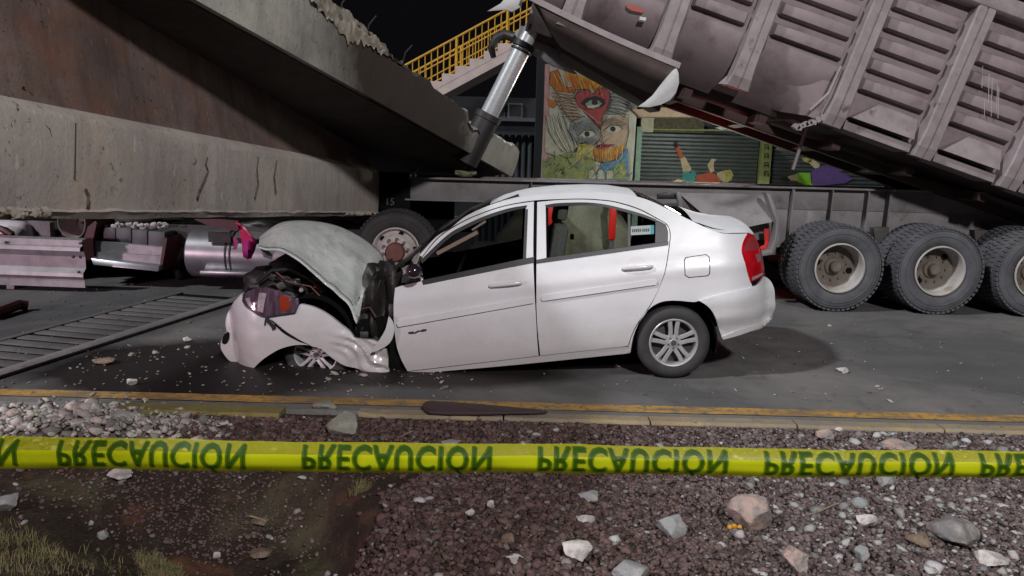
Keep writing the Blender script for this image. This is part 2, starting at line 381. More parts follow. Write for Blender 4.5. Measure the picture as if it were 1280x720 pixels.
# soil of the verge
m, nt, bs = new_mat('verge_soil'); v = coords(nt)
c = mix(nt, ramp(nt, noise_tex(nt, v, 3.5, 8, .7), .3, .7), (.034, .024, .019), (.066, .047, .036))
c = mix(nt, ramp(nt, noise_tex(nt, v, 60, 4, .6), .4, .7), mix(nt, 1, c, (.6,.6,.6), 'MULTIPLY'), c)
c = mix(nt, ramp(nt, noise_tex(nt, v, 1.7, 6, .6), .50, .66), c, (.085, .078, .045))
c = mix(nt, ramp(nt, noise_tex(nt, v, 2.3, 6, .65, .5), .58, .70), c, (.105, .048, .030))
SOIL_NT, SOIL_C, SOIL_BS, SOIL_V = nt, c, bs, v; bs.inputs['Roughness'].default_value = .95; bs.inputs['Specular IOR Level'].default_value = .15
bump(nt, bs, noise_tex(nt, v, 45, 9, .7), .9, .02)
SOIL = m
heapmask = blob(nt, -2.75, 4.62, 1.0, .36, .5, .6)
nt.links.new(mix(nt, mix(nt, 1, heapmask, (.85,.85,.85), 'MULTIPLY'), SOIL_C, mix(nt, ramp(nt, noise_tex(nt, v, 25, 7, .7), .3, .7), (.22, .20, .18), (.11, .095, .085))), SOIL_BS.inputs['Base Color'])
xs = np.concatenate([np.linspace(-40, -5, 12), np.linspace(-4.8, 4.8, 193), np.linspace(5, 40, 12)])
ys = np.concatenate([np.linspace(-25, 1.6, 14), np.linspace(1.65, 4.9, 90)])
b = MB(); nx, ny = len(xs), len(ys)
b.v = [(x, y, ground_z(x, y) - .004) for y in ys for x in xs]
b.f = [(j*nx+i, j*nx+i+1, (j+1)*nx+i+1, (j+1)*nx+i) for j in range(ny-1) for i in range(nx-1)]
tag(obj('verge_ground', b, SOIL, smooth=True, fix=False), kind='structure')

# kerb blocks and the yellow edge line
KERB = concrete_mat('kerb_concrete', (.30, .235, .135), (.22, .175, .115), (.10, .08, .065), (.20, .18, .15), .55)
KERB_GREY = concrete_mat('gutter_concrete', (.15, .145, .14), (.12, .115, .11), (.075, .07, .065))
ker = MB(); ker.add([(-60, 4.99, .002), (60, 4.99, .002), (60, 5.09, .004), (-60, 5.09, .004), (-60, 4.9, -.2), (60, 4.9, -.2)], [(0, 1, 2, 3), (0, 4, 5, 1)])
kerb = tag(obj('kerb', ker, KERB_GREY, fix=False), kind='structure')
def kerb_block(x0, x1, y0=4.865, y1=4.995, top=.022, dy=0, mat=KERB, rough_left=False):
    n = 10; b = MB(); rings = []
    for i in range(n+1):
        x = x0 + (x1-x0)*i/n; j = .006*fbm(x*3, 1.2, 2)
        if rough_left and i == 0: j += .02
        rings.append([(x, y0+dy+j-.01, -.16), (x, y0+dy+j, top-.018+j), (x, y0+dy+.016+j, top+j*.4), (x, y1+dy-.01, top-.002+j*.3), (x, y1+dy, -.16)])
    b.loft(rings); b.f.append((0, 1, 2, 3, 4)); e = n*5; b.f.append((e+4, e+3, e+2, e+1, e))
    return obj('kerb_block', b, mat, kerb, smooth=True, ang=30)
xk = -1.02
for i in range(9):
    kerb_block(xk + .006, xk + .98, dy=.004*random.uniform(-1, 1), top=.022+random.uniform(-.003, .003), rough_left=(i == 0)); xk += .986
OLIVE = concrete_mat('olive_kerb', (.20, .165, .055), (.15, .12, .045), (.09, .075, .04), (.13, .11, .08), .6)
kerb_block(-2.62, -1.52, y0=4.80, y1=4.97, top=.03, mat=OLIVE)
m, nt, bs = new_mat('yellow_line_paint'); v = coords(nt)
c = mix(nt, ramp(nt, noise_tex(nt, v, 2.5, 8, .65), .35, .7), (.42, .225, .035), (.30, .17, .045))
c = mix(nt, ramp(nt, noise_tex(nt, v, 14, 10, .78), .48, .60), c, (.10, .085, .07))
c = mix(nt, ramp(nt, noise_tex(nt, coords(nt, (.5, 2, 1)), 3.5, 8, .7), .46, .60, (0,0,0), (.85,.85,.85)), c, (.125, .095, .055))
nt.links.new(c, bs.inputs['Base Color']); bs.inputs['Roughness'].default_value = .8
bump(nt, bs, noise_tex(nt, v, 150, 4), .4, .005); YLINE = m
b = MB()
for i in range(241):
    x = -12 + .1*i; b.v += [(x, 5.105+.006*fbm(x, 0, 4), .0055), (x, 5.252+.007*fbm(x, 9, 4), .0055)]
    if i: b.f.append((2*i-2, 2*i, 2*i+1, 2*i-1))
tag(obj('yellow_road_line', b, YLINE, fix=False), kind='structure')

# ------------------------------------------------------------------ gravel (a mass nobody could count)
ICO = None
def ico_base(sub=1):
    bm = bmesh.new(); bmesh.ops.create_icosphere(bm, subdivisions=sub, radius=1)
    V = np.array([v.co[:] for v in bm.verts]); F = np.array([[v.index for v in f.verts] for f in bm.faces]); bm.free(); return V, F
IV, IF = ico_base(1)
def stones(name, P, S, C, mat, flat=.72, jag=.36):
    """one mesh of many little stones; P centres, S radii, C colours"""
    n = len(P); nv = len(IV)
    jit = 1 + jag * rng.uniform(-1, 1, (n, nv, 1))
    A = rng.uniform(0, 2*np.pi, (n, 3)); V = IV[None] * jit
    V = V * (rng.uniform(.7, 1.25, (n, 1, 3)) * np.array([1, 1, flat]))
    ca, sa = np.cos(A[:, 0])[:, None], np.sin(A[:, 0])[:, None]
    x, y, z = V[..., 0], V[..., 1], V[..., 2]
    x, y = x*ca - y*sa, x*sa + y*ca
    tb = (A[:, 1] - np.pi)*.18; cb, sb = np.cos(tb)[:, None], np.sin(tb)[:, None]
    x, z = x*cb - z*sb, x*sb + z*cb
    V = np.stack([x, y, z], -1) * S[:, None, None] + P[:, None, :]
    F = (IF[None] + (np.arange(n)*nv)[:, None, None]).reshape(-1, 3)
    me = bpy.data.meshes.new(name); V = V.reshape(-1, 3)
    me.vertices.add(len(V)); me.vertices.foreach_set('co', V.ravel())
    me.loops.add(F.size); me.loops.foreach_set('vertex_index', F.ravel().astype(np.int32))
    me.polygons.add(len(F)); me.polygons.foreach_set('loop_start', np.arange(0, F.size, 3, dtype=np.int32))
    me.update(calc_edges=True)
    ca_ = me.color_attributes.new('tint', 'FLOAT_COLOR', 'POINT')
    cc = np.repeat(np.concatenate([C, np.ones((n, 1))], 1), nv, 0); ca_.data.foreach_set('color', cc.ravel())
    me.materials.append(mat); o = bpy.data.objects.new(name, me); COL.objects.link(o); return o
m, nt, bs = new_mat('stone_mix'); a = N(nt, 'ShaderNodeVertexColor', layer_name='tint'); v = coords(nt)
c = mix(nt, 1, a.outputs[0], ramp(nt, noise_tex(nt, v, 120, 4, .7), .3, .7, (.6,.6,.6), (1.0,1.0,1.0)), 'MULTIPLY')
nt.links.new(c, bs.inputs['Base Color']); bs.inputs['Roughness'].default_value = .95; bs.inputs['Specular IOR Level'].default_value = .12
bump(nt, bs, noise_tex(nt, v, 160, 5, .7), .7, .004); STONE_MIX = m

def scatter(n, x0, x1, y0, y1, dens):
    out = []
    X = rng.uniform(x0, x1, n); Y = rng.uniform(y0, y1, n); U = rng.uniform(0, 1, n)
    for x, y, u in zip(X, Y, U):
        if u < dens(x, y): out.append((x, y, ground_z(x, y)))
    return np.array(out)
def gravel_density(x, y):
    # bare soil in the dip at lower left, gravel everywhere else
    if y > 4.84: return 0
    edge = -.62 + .22*fbm(x, y, 1.5) - .35*max(0, (3.6 - y)) + .15*(y-3.6)
    if x > edge: return 1
    if 4.28 < y and x > -2.1: return .95
    pile = math.exp(-(((x + 1.75)/.55)**2 + ((y - 3.95)/.28)**2))
    return .006 + .80*pile + .22*max(0, fbm(x + 7, y, 1.6) - .15)
P = scatter(112000, -3.4, 5.6, 2.2, 4.87, gravel_density)
n = len(P); S = rng.uniform(.0055, .0145, n) * (1 + .7*rng.uniform(0, 1, n)**6 + .6*(rng.uniform(0, 1, n) > .72)*(P[:, 0] < .6))*np.where((P[:, 0] < -.7) & (P[:, 1] < 4.25), .62, 1); P[:, 2] += S*.25
base = np.array([.092, .060, .055]); C = base * rng.uniform(.5, 1.7, (n, 1)) * rng.uniform(.93, 1.07, (n, 3))
g = rng.uniform(0, 1, n); C[g > .955] = np.array([.17, .155, .15]) * rng.uniform(.7, 1.3, (int((g > .955).sum()), 1))
rt = np.clip((P[:, 0]-.3)/1.2, 0, 1)[:, None]; C = (C*(1-.35*rt) + .35*rt*C.mean(1, keepdims=True)*1.1)*(1 + .35*rt)  # less red and lighter to the right, shading put into the stone colours
lm = (P[:, 0] < -.7) & (P[:, 1] < 4.25); C[lm] = C[lm]*.9 + np.array([.05, .035, .034])
tag(stones('gravel', P, S, C, STONE_MIX), 'dark red volcanic gravel covering the verge beside the kerb', 'gravel', kind='stuff')
# grey broken fragments mixed in, thick at right
def rub_density(x, y):
    d = .10 + .9*max(0, min(1, (x - .75)/.9)) * max(.25, min(1, (4.55 - y)/.8))
    if x < -.7 and y < 4.3: d = .03
    return d*.9
P = scatter(8500, -3.2, 5.4, 2.3, 4.84, rub_density); n = len(P)
S = rng.uniform(.006, .017, n) * (1 + 1.9*rng.uniform(0, 1, n)**5); P[:, 2] += S*.28
C = np.array([.34, .33, .325]) * rng.uniform(.45, 1.35, (n, 1)) * rng.uniform(.95, 1.05, (n, 3))
tag(stones('rubble_fragments', P, S, C, STONE_MIX, flat=.55, jag=.4), 'pale grey concrete fragments strewn over the dark gravel', 'rubble', kind='stuff')
# rubble heap by the kerb at left
P = []
for _ in range(1500):
    x, y = random.gauss(-2.75, .62), random.gauss(4.60, .17)
    if -4.6 < x < -1.75 and 4.2 < y < 5.12: P.append((x, y, max(ground_z(x, min(y, 4.86)), 0 if y > 4.86 else -1) + random.uniform(0, .05)*math.exp(-((x+2.75)/.7)**2)))
P = np.array(P); n = len(P); S = rng.uniform(.008, .026, n) * (1 + 1.0*(rng.uniform(0, 1, n) > .90))
C = np.array([.37, .335, .31]) * rng.uniform(.45, 1.4, (n, 1)) * rng.uniform(.95, 1.06, (n, 3))
tag(stones('rubble_heap', P, S, C, STONE_MIX, flat=.65, jag=.55), 'heap of broken pale stones spilled over the kerb at left', 'rubble', kind='stuff')
# crumbs of glass, concrete and leaves on the asphalt
P = []
for _ in range(620):
    q = random.random()
    if q < .5: x, y = random.uniform(-4.6, -.4), random.uniform(5.28, 6.6)
    elif q < .7: x, y = random.uniform(-5.5, -2.4), random.uniform(6.4, 9.6)
    else: x, y = random.uniform(-1, 4.4), random.uniform(5.1, 8.6)
    P.append((x, y, .006))
P = np.array(P); n = len(P); S = rng.uniform(.006, .016, n) * (1 + 1.6*(rng.uniform(0, 1, n) > .93))
C = np.array([.30, .27, .245]) * rng.uniform(.35, 1.4, (n, 1)) * rng.uniform(.94, 1.06, (n, 3))
tag(stones('road_debris', P, S, C, STONE_MIX, flat=.4, jag=.4), 'crumbs of concrete and glass scattered on the asphalt', 'debris', kind='stuff')

# ------------------------------------------------------------------ grass tufts
GRASS = M('dry_grass', (.13, .125, .05), (.21, .17, .085), scale=14, rough=.9)
def grass(name, spots, label, kind='stuff', h=.055):
    b = MB()
    for cx, cy, rad, n in spots:
        for _ in range(int(n*1.7)):
            a, r_ = random.uniform(0, 6.28), rad*math.sqrt(random.random())
            x, y = cx + r_*math.cos(a), cy + r_*.6*math.sin(a); z = ground_z(x, y)
            hh = h*random.uniform(.4, 1.15); w_ = random.uniform(.0008, .0017); la = random.uniform(0, 6.28); le = hh*random.uniform(.3, 1.1)
            p, q = Vector((math.cos(la+1.57)*w_, math.sin(la+1.57)*w_, 0)), Vector((math.cos(la)*le, math.sin(la)*le, 0))
            o = Vector((x, y, z)); k = len(b.v)
            b.v += [tuple(o-p), tuple(o+p), tuple(o+q*.4+p*.8+Vector((0,0,hh*.65))), tuple(o+q*.4-p*.8+Vector((0,0,hh*.65))), tuple(o+q+Vector((0,0,hh*.8)))]
            b.f += [(k, k+1, k+2, k+3), (k+3, k+2, k+4)]
    return tag(obj(name, b, GRASS, fix=False), label, 'grass', kind=kind)
g1, g2, g3, g4 = on_gnd(200, 715), on_gnd(450, 612), on_gnd(25, 690), on_gnd(150, 560)
grass('grass', [(g3.x, g3.y, .20, 300), (g3.x+.2, g3.y-.12, .2, 160), (g3.x+.45, g3.y+.1, .25, 60), (g4.x, g4.y+.05, .3, 70), (g3.x-.3, g3.y+.1, .3, 200)], 'short dry grass growing on the bare soil at lower left')
grass('grass', [(g1.x, g1.y, .12, 620)], 'round dry grass tuft at the bottom edge of the soil dip')
grass('grass', [(g2.x, g2.y, .06, 130)], 'small yellow green grass tuft at the edge of the gravel', h=.05)

# ------------------------------------------------------------------ single rocks
def rock_mat(name, c1, c2, c3): return M(name, c1, c2, scale=14, rough=.95, bmp=1.0, bscale=48, c3=c3, s3=12, a3=.48, b3=.62, spec=.15)
RK = {'pink': rock_mat('pinkish_rock', (.36, .26, .22), (.30, .25, .23), (.17, .155, .15)),
      'grey': rock_mat('grey_rock', (.25, .25, .25), (.19, .195, .20), (.30, .29, .28)),
      'white': rock_mat('pale_rock', (.50, .47, .44), (.40, .37, .35), (.27, .25, .24)),
      'dark': rock_mat('dark_grey_rock', (.14, .135, .135), (.20, .18, .175), (.28, .25, .23)),
      'brown': rock_mat('brown_rock', (.16, .115, .085), (.12, .085, .065), (.22, .17, .13)),
      'olive': rock_mat('mossy_concrete', (.20, .205, .165), (.15, .155, .125), (.27, .265, .22))}
IV3, IF3 = ico_base(4)
def rock(px, py, wpx, hpx, col, label, flat=1.0, chip=.25, depth=.9, seed=0, name='rock', porous=False, sink=.34):
    g = on_gnd(px, py + hpx*.42); D = math.hypot(g.y, CAM_H)
    sx, sz = wpx*D/FPX/2, hpx*D/FPX/2*1.05
    rs = np.random.default_rng(seed + int(px*7 + py)); V = IV3.copy()
    for _ in range(11):                                            # chip flat facets off a ball
        nrm = rs.normal(size=3); nrm /= np.linalg.norm(nrm); d = rs.uniform(.48, .82) + (.3-chip)*.8
        t = V @ nrm - d; V -= np.clip(t, 0, None)[:, None]*nrm[None]*.93
    for i, q in enumerate(V):
        k = noise.fractal(Vector(q*2.3) + Vector((seed*3.1, px*.1, 0)), 1, 2, 5)*.07
        if porous: k -= max(0, noise.noise(Vector(q*6 + seed)) - .12)*.5
        V[i] = q*(1 + k)
    V = V / np.abs(V).max(0) * np.array([sx, max(sx, sz)*depth, sz*flat])
    b = MB(); b.v = V.tolist(); b.f = IF3.tolist()
    o = obj(name, b, RK[col], smooth=True, ang=28, fix=False)
    o.location = (g.x, g.y + .3*max(sx, sz)*depth, g.z + sz*flat*(1-sink)); o.rotation_euler = (0, 0, rs.uniform(-.3, .3))
    return tag(o, label, 'rock')
rock(940, 642, 58, 44, 'pink', 'largest boulder on the gravel, pinkish with a grey top', chip=.1)
rock(998, 699, 36, 38, 'pink', 'pale porous block with holes at the bottom right of the gravel', porous=True, chip=.35, seed=3)
rock(721, 690, 36, 28, 'white', 'pinkish white chunk on the gravel near the bottom middle', chip=.35, seed=5)
rock(841, 658, 38, 28, 'grey', 'smooth blue grey stone on the gravel, left of the largest boulder', chip=.3, seed=8)
rock(789, 716, 46, 22, 'grey', 'flat grey stone cut by the bottom edge of the picture', chip=.15, seed=9)
rock(738, 620, 30, 15, 'grey', 'flat grey shard just below the caution tape in the middle', flat=.8, seed=11)
rock(732, 649, 24, 14, 'white', 'flat pale chip on the gravel below the grey shard', flat=.8, seed=12)
rock(640, 698, 26, 11, 'white', 'thin pale fragment lying left of the pinkish white chunk', flat=.7, seed=14)
rock(636, 674, 19, 16, 'brown', 'small brown stone above the thin pale fragment', seed=15)
rock(587, 641, 12, 10, 'white', 'tiny white stone in the dark gravel right of the grass tuft', seed=16)
rock(614, 631, 11, 12, 'white', 'upright white chip in the dark gravel near the tape', seed=17)
rock(563, 552, 27, 10, 'grey', 'flat grey concrete chip touching the top edge of the tape', flat=.6, seed=18)
rock(1032, 543, 23, 18, 'pink', 'pinkish rock beside the kerb above the tape at right', seed=19)
rock(1122, 556, 44, 14, 'pink', 'long flat pinkish rock above the tape at right', flat=.8, seed=20)
rock(1050, 538, 12, 8, 'white', 'bright white chip beside the pinkish rock at the kerb', seed=21)
rock(1083, 650, 27, 20, 'white', 'pale grey stone in the rubble right of the largest boulder', seed=22)
rock(1197, 663, 62, 34, 'dark', 'dark grey boulder with a pale streak at lower right', chip=.2, seed=23)
rock(1236, 697, 44, 20, 'white', 'pale wedge of stone below the dark grey boulder', chip=.4, seed=24)
rock(1150, 676, 34, 20, 'brown', 'reddish brown stone left of the pale wedge', seed=25)
rock(1078, 693, 20, 18, 'grey', 'small grey stone right of the porous block', seed=26)
rock(1108, 602, 26, 16, 'grey', 'grey lump just under the caution tape at right', seed=27)
rock(145, 593, 36, 13, 'white', 'white flat stone just under the tape at left', flat=.8, seed=28)
rock(4, 627, 34, 26, 'grey', 'grey block cut by the left edge below the tape', chip=.4, seed=29)
rock(128, 668, 14, 12, 'grey', 'small grey pebble on the bare soil at lower left', seed=30)
rock(323, 652, 26, 12, 'brown', 'broken orange brown tile piece in the soil dip', flat=.7, seed=31)
rock(325, 690, 28, 14, 'brown', 'flat tan stone at the bottom of the soil dip', flat=.6, seed=32)
rock(270, 694, 10, 8, 'white', 'tiny pale pebble left of the flat tan stone', seed=33)
rock(16, 519, 18, 17, 'pink', 'rounded pinkish cobble in the rubble heap at far left', seed=34)
rock(97, 513, 20, 18, 'pink', 'pinkish cobble in the middle of the rubble heap', seed=35)
rock(119, 512, 11, 20, 'white', 'upright pale cobble right of the pinkish one in the heap', seed=36)
rock(150, 520, 40, 20, 'grey', 'broad grey lump at the right of the rubble heap', seed=37, flat=.8)
rock(424, 530, 44, 36, 'olive', 'mossy grey lump of broken kerb at the gap in the kerb', chip=.35, seed=38, name='kerb_rubble_lump')
rock(406, 506, 30, 12, 'olive', 'flat crumb of broken kerb above the mossy lump', chip=.35, seed=39, name='kerb_rubble_lump', flat=.8)
rock(1053, 463, 15, 7, 'white', 'white concrete chip on the asphalt behind the car', seed=40, sink=.1)
rock(165, 478, 16, 8, 'white', 'white chip on the dark patch near the yellow line', seed=41, sink=.1)
rock(130, 451, 30, 9, 'brown', 'long tan fragment on the dark patch left of the car', seed=42, sink=.1, flat=.8)
rock(233, 425, 12, 6, 'white', 'pale chip on the dark patch beside the drain', seed=43, sink=.1)

# ================================================================== THE WRECKED CAR
Y0 = 5.93; YC = Y0 + .845                                            # near side of the body, centre line
S0 = at(509, 466, Y0); S1 = at(784, 441.5, Y0)
_cd = (S1 - S0); _cd.y = 0; _cd.normalize(); _ch = Vector((-_cd.z, 0, _cd.x))
def uh(p): q = Vector((p.x - S0.x, 0, p.z - S0.z)); return q.dot(_cd), q.dot(_ch)
_HT = [(-.3, .06), (-.05, .045), (0, .03), (.08, .010), (.22, 0), (.40, .0), (.50, .010), (.62, .026), (.70, .048), (.77, .085), (1.0, .19), (1.2, .285), (1.32, .36), (1.6, .5)]
def yh(h):
    for (a, b_), (c_, d) in zip(_HT, _HT[1:]):
        if h <= c_:
            t = max(0, (h - a)/(c_ - a)); return b_ + (d - b_)*t
    return .5
UR, UF = uh(at(905, 380, Y0))[0], uh(at(338, 400, Y0))[0]
def round_end(du, rad=.47, mx=.42):
    du = min(max(du, 0), mx); return rad - math.sqrt(rad*rad - du*du)
def yside(p):
    u, h = uh(p)
    return Y0 + yh(h) + round_end(u - UR) + round_end(UF - u, .47, .40)
def on_side(px, py, yf=yside, dy=0.0):
    Y = Y0
    for _ in range(25):
        p = at(px, py, Y); Y = .5*Y + .5*(yf(p) + dy)
    return at(px, py, Y)

CARO = Vector((at(660, 400, YC).x, YC, 0.0))
car = thing('car', CARO, 'white crashed sedan with crumpled nose and buckled hood standing beside the dump truck', 'car')

def spline(P, step=.03, closed=True, corner=38):
    """resample a 2D outline: smooth between corners, sharp at them"""
    P = [Vector(p) for p in P]; n = len(P); out = []
    def ang(i):
        a, b_, c_ = P[(i-1) % n], P[i], P[(i+1) % n]
        return (b_-a).angle(c_-b_, 0) > R(corner)
    cr = [ang(i) if closed or 0 < i < n-1 else True for i in range(n)]
    for i in range(n if closed else n-1):
        p1, p2 = P[i], P[(i+1) % n]
        p0 = P[(i-1) % n] if not cr[i] else p1 - (p2-p1)*.5
        p3 = P[(i+2) % n] if not cr[(i+1) % n] else p2 + (p2-p1)*.5
        k = max(1, int(math.ceil((p2-p1).length/step)))
        for j in range(k):
            t = j/k
            if cr[i] and cr[(i+1) % n]: out.append(p1.lerp(p2, t)); continue
            t2, t3 = t*t, t*t*t
            out.append(.5*((2*p1) + (p2-p0)*t + (2*p0-5*p1+4*p2-p3)*t2 + (3*p1-p0-3*p2+p3)*t3))
    if not closed: out.append(P[-1])
    return out
def inside(poly, X, Z):
    r_ = np.zeros(len(X), bool); n = len(poly); j = n-1
    for i in range(n):
        xi, zi = poly[i]; xj, zj = poly[j]
        c_ = (zi > Z) != (zj > Z)
        with np.errstate(divide='ignore', invalid='ignore'):
            r_ ^= c_ & (X < (xj-xi)*(Z-zi)/(zj-zi+1e-12)+xi)
        j = i
    return r_
def seg_dist(poly, X, Z):
    d = np.full(len(X), 9e9); n = len(poly)
    for i in range(n):
        a, b_ = np.array(poly[i]), np.array(poly[(i+1) % n]); ab = b_-a; L = ab@ab + 1e-12
        t = np.clip(((X-a[0])*ab[0] + (Z-a[1])*ab[1])/L, 0, 1)
        d = np.minimum(d, np.hypot(X-a[0]-t*ab[0], Z-a[1]-t*ab[1]))
    return d
def sheet(outline, yf, holes=(), grid=.035, rim=.02, step=.03, back=1, gap=0.0):
    """a curved sheet: 2D (x, z) outline with holes, depth from yf(Vector), rim folded back by `rim`"""
    loops = [[(p.x, p.y) for p in spline(o, step)] for o in (outline, *holes)]
    pts, edges = [], []
    for lp in loops:
        b_ = len(pts); pts += lp; edges += [(b_+i, b_+(i+1) % len(lp)) for i in range(len(lp))]
    nb = len(pts)
    A = np.array(loops[0]); x0, z0 = A.min(0); x1, z1 = A.max(0)
    gx, gz = np.meshgrid(np.arange(x0, x1, grid), np.arange(z0, z1, grid)); gx = gx.ravel() + (np.arange(gx.size) % 2)*grid*.25; gz = gz.ravel()
    ok = inside(loops[0], gx, gz); d = seg_dist(loops[0], gx, gz)
    for hl in loops[1:]: ok &= ~inside(hl, gx, gz); d = np.minimum(d, seg_dist(hl, gx, gz))
    ok &= d > grid*.45
    inner = list(zip(gx[ok], gz[ok]))
    V, E_, F_, *_ = delaunay_2d_cdt([Vector(p) for p in pts + inner], edges, [], 0, 1e-6)
    V2 = np.array([v[:] for v in V]); cen = np.array([V2[list(f)].mean(0) for f in F_])
    ok = inside(loops[0], cen[:, 0], cen[:, 1])
    for hl in loops[1:]: ok &= ~inside(hl, cen[:, 0], cen[:, 1])
    b = MB(); b.v = [(x, yf(Vector((x, 0, z))), z) for x, z in V2]
    b.f = [tuple(f) for f, k in zip(F_, ok) if k]
    if rim:
        cnt = {}
        for f in b.f:
            for i in range(len(f)): cnt.setdefault(frozenset((f[i], f[(i+1) % len(f)])), []).append((f[i], f[(i+1) % len(f)]))
        nv = {}
        for k, v in cnt.items():
            if len(v) == 1:
                a, c_ = v[0]
                for q in (a, c_):
                    if q not in nv: nv[q] = len(b.v); x, y, z = b.v[q]; b.v.append((x, y + rim*back, z))
                b.f.append((c_, a, nv[a], nv[c_]))
    return b
def side_pts(pxs, yf=yside, dy=0.0):
    return [Vector((p.x, p.z)) for p in (on_side(x, y, yf, dy) for x, y in pxs)]

def far_copy(o):
    """the same part on the far side of the body"""
    c = copy_tree(o, o.parent); c.scale = (1, -1, 1); return c

# --- outlines read along the near side
WIN_R = [(682,257.5),(698,254.8),(733,254),(757,256.6),(782.5,262.5),(803.6,268.5),(822,275.5),(831.7,280.5),(835,289),(834.8,304.5),(683,326.5)]
WIN_F = [(526,326),(558,296.5),(578,284.5),(609,270.5),(636,262),(657.5,258),(655,325),(655,326.5),(529,352)]
DOOR_R = [(671.5,252.6),(700,250),(726,249.4),(748,250.4),(768.5,253),(796.6,261.3),(820.5,273.3),(833,281),(837,290),(836.2,307),(830.5,341),(821,366),(808,388),(796,405),(789,420),(785,431.5),(778,433.2),(675.2,444.6),(670.5,380)]
DOOR_F = [(528,322),(548.6,297.3),(578,278),(609,264.8),(636,256.8),(667.3,251.8),(666.8,330),(671,415),(673.2,444.8),(509.5,464),(501,448),(495,428),(492,391),(493.8,360),(505,356.5),(526,352)]
FRAME = [(524,319),(545,296.5),(564,284.5),(583.6,269.5),(616.6,255),(648,247),(667,244.2),(700,241.4),(740,240.2),(770,241.5),(795,245.5),(815,252),(842,265),(869,278.3),(893,289),(908,292.2),(934,291.8),(927.3,312),(931,328),(938.5,353),(940.5,358),(905,366.5),(869.4,375),
         (862,370.5),(850,367.5),(838,366.5),(826,368),(812,373.5),(800,383),(806,392),
         (821,367),(831.3,341.5),(837.2,307.5),(838.2,290),(834,280),(821,272.2),(797,260),(769,251.8),(748,249.2),(726,248.2),(700,248.8),(667,250.6),(636,255.6),(609,263.5),(578,276.6),(548.2,295.8),(527.5,321)]
# the body side runs round the wheel arch behind the rear door
i0 = FRAME.index((862,370.5)); i1 = FRAME.index((821,367))
ARCH_OUT = [(869.4,375),(858,376),(848,375.6),(838,375.5),(826,377),(814,383),(804,393.5),(796,407),(790,422),(786.5,437)]
FRAME = FRAME[:i0-1] + [(873.5,376.3),(864,377.3),(851,376),(838,375.8),(826,377.6),(814,384),(804,394.5),(796.5,408),(791,423),(788,440.5),(784,441.5),(786.3,431.5),(790,420),(797.2,405.5),(809.2,388.5)] + FRAME[i1:]

def part(name, px, mat, parent=None, holes=(), yf=yside, dy=0, rim=.022, grid=.035, ang=40, far=False, **k):
    b = sheet(side_pts(px, yf, dy), (lambda p: yf(p) + dy), [side_pts(h_, yf, dy) for h_ in holes], grid=grid, rim=rim, **k)
    return obj(name, b, mat, parent or car, smooth=True, ang=ang)

def ydoor(p):
    """side depth with a soft crease below the handles"""
    u, h = uh(p); hc = .585 + .03*u/1.8
    return yside(p) - .010*math.exp(-((h - hc)/.05)**2)
side_frame = part('side_frame', FRAME, PAINT, yf=ydoor)
rear_door = part('rear_door', DOOR_R, PAINT, holes=[WIN_R], yf=ydoor)
front_door = part('front_door', DOOR_F, PAINT, holes=[WIN_F], yf=ydoor)
# black inner shell behind the shut lines
SHELL = [(500,352),(520,352),(668,330),(837,306),(836,312),(905,316),(925,318),(928,340),(900,372),(838,372),(812,384),(798,405),(790,436),(690,448),(512,465),(500,440),(494,395)]
part('quarter_lining', [(826,312),(836,310),(905,316),(925,318),(928,340),(900,372),(838,372),(816,382),(822,340)], GAP_BLACK, dy=.030, rim=0)
far_lining = part('door_lining', [(500,352),(520,352),(668,330),(676,446),(512,465),(500,440),(494,395)], GAP_BLACK, dy=.030, rim=0)
near_lining = part('door_lining', SHELL, GAP_BLACK, dy=.028, rim=0)
part('pillar_lining', [(655,256),(685,254),(686,330),(655,330)], GAP_BLACK, dy=.024, rim=0)
part('pillar_lining', [(528,322),(578,278),(609,264),(667,251),(740,248),(797,260),(836,280),(838,306),(831,306),(829,284),(795,266),(740,257),(690,259),(640,262),(580,286),(531,326)], GAP_BLACK, dy=.026, rim=0)
# glass, seals, divider
part('window_pane', [(525,327),(558,296),(578,284),(609,270),(636,261.5),(658.5,257.5),(656,327),(528,353)], GLASS_TINT, front_door, dy=.018, rim=0)
part('window_pane', [(681,257),(698,254),(733,253),(757,256),(786,262.5),(786,311.5),(682,327)], GLASS_CLEAR, rear_door, dy=.018, rim=0)
part('quarter_pane', [(787,263),(803.6,268),(820.5,274.5),(819.5,305.5),(787,311)], GLASS_TINT, rear_door, dy=.016, rim=0)
part('corner_trim', [(819.5,274.5),(831.7,280),(835.6,289),(835.4,305),(819,307)], BLACK_PL, rear_door, dy=.010, rim=.01)
part('window_divider', [(784.8,261.5),(788,262.5),(788,311),(784.8,311.5)], BLACK_PL, rear_door, dy=.008, rim=.01, step=.1)
part('window_seal', [(681,256.4),(698,253.8),(733,253),(757,255.6),(782.5,261.5),(803.6,267.6),(820.5,274.2),(820,277),(803,271),(782,265),(757,259),(733,256.6),(698,257.6),(683.5,260)], BLACK_PL, rear_door, dy=-.003, rim=.012)
part('belt_seal', [(682,322.6),(835.5,301.6),(835.3,306.2),(670.5,329.5),(670.3,325)], BLACK_PL, rear_door, dy=-.006, rim=.014, step=.08)
part('belt_seal', [(527,350.5),(655,323.3),(667.5,321.8),(667.3,328.3),(529,356)], BLACK_PL, front_door, dy=-.006, rim=.014, step=.08)
part('window_seal', [(525.3,325.5),(557.6,295),(577.6,282.8),(609,268.8),(636,260.4),(659,256.4),(657.5,260),(637,264.3),(610,273),(579,287.3),(560,299),(528,329)], BLACK_PL, front_door, dy=-.003, rim=.012)
part('pillar_trim', [(656.5,262),(660,261),(657.5,324.5),(653.8,325)], BLACK_PL, front_door, dy=-.002, rim=.01, step=.08)
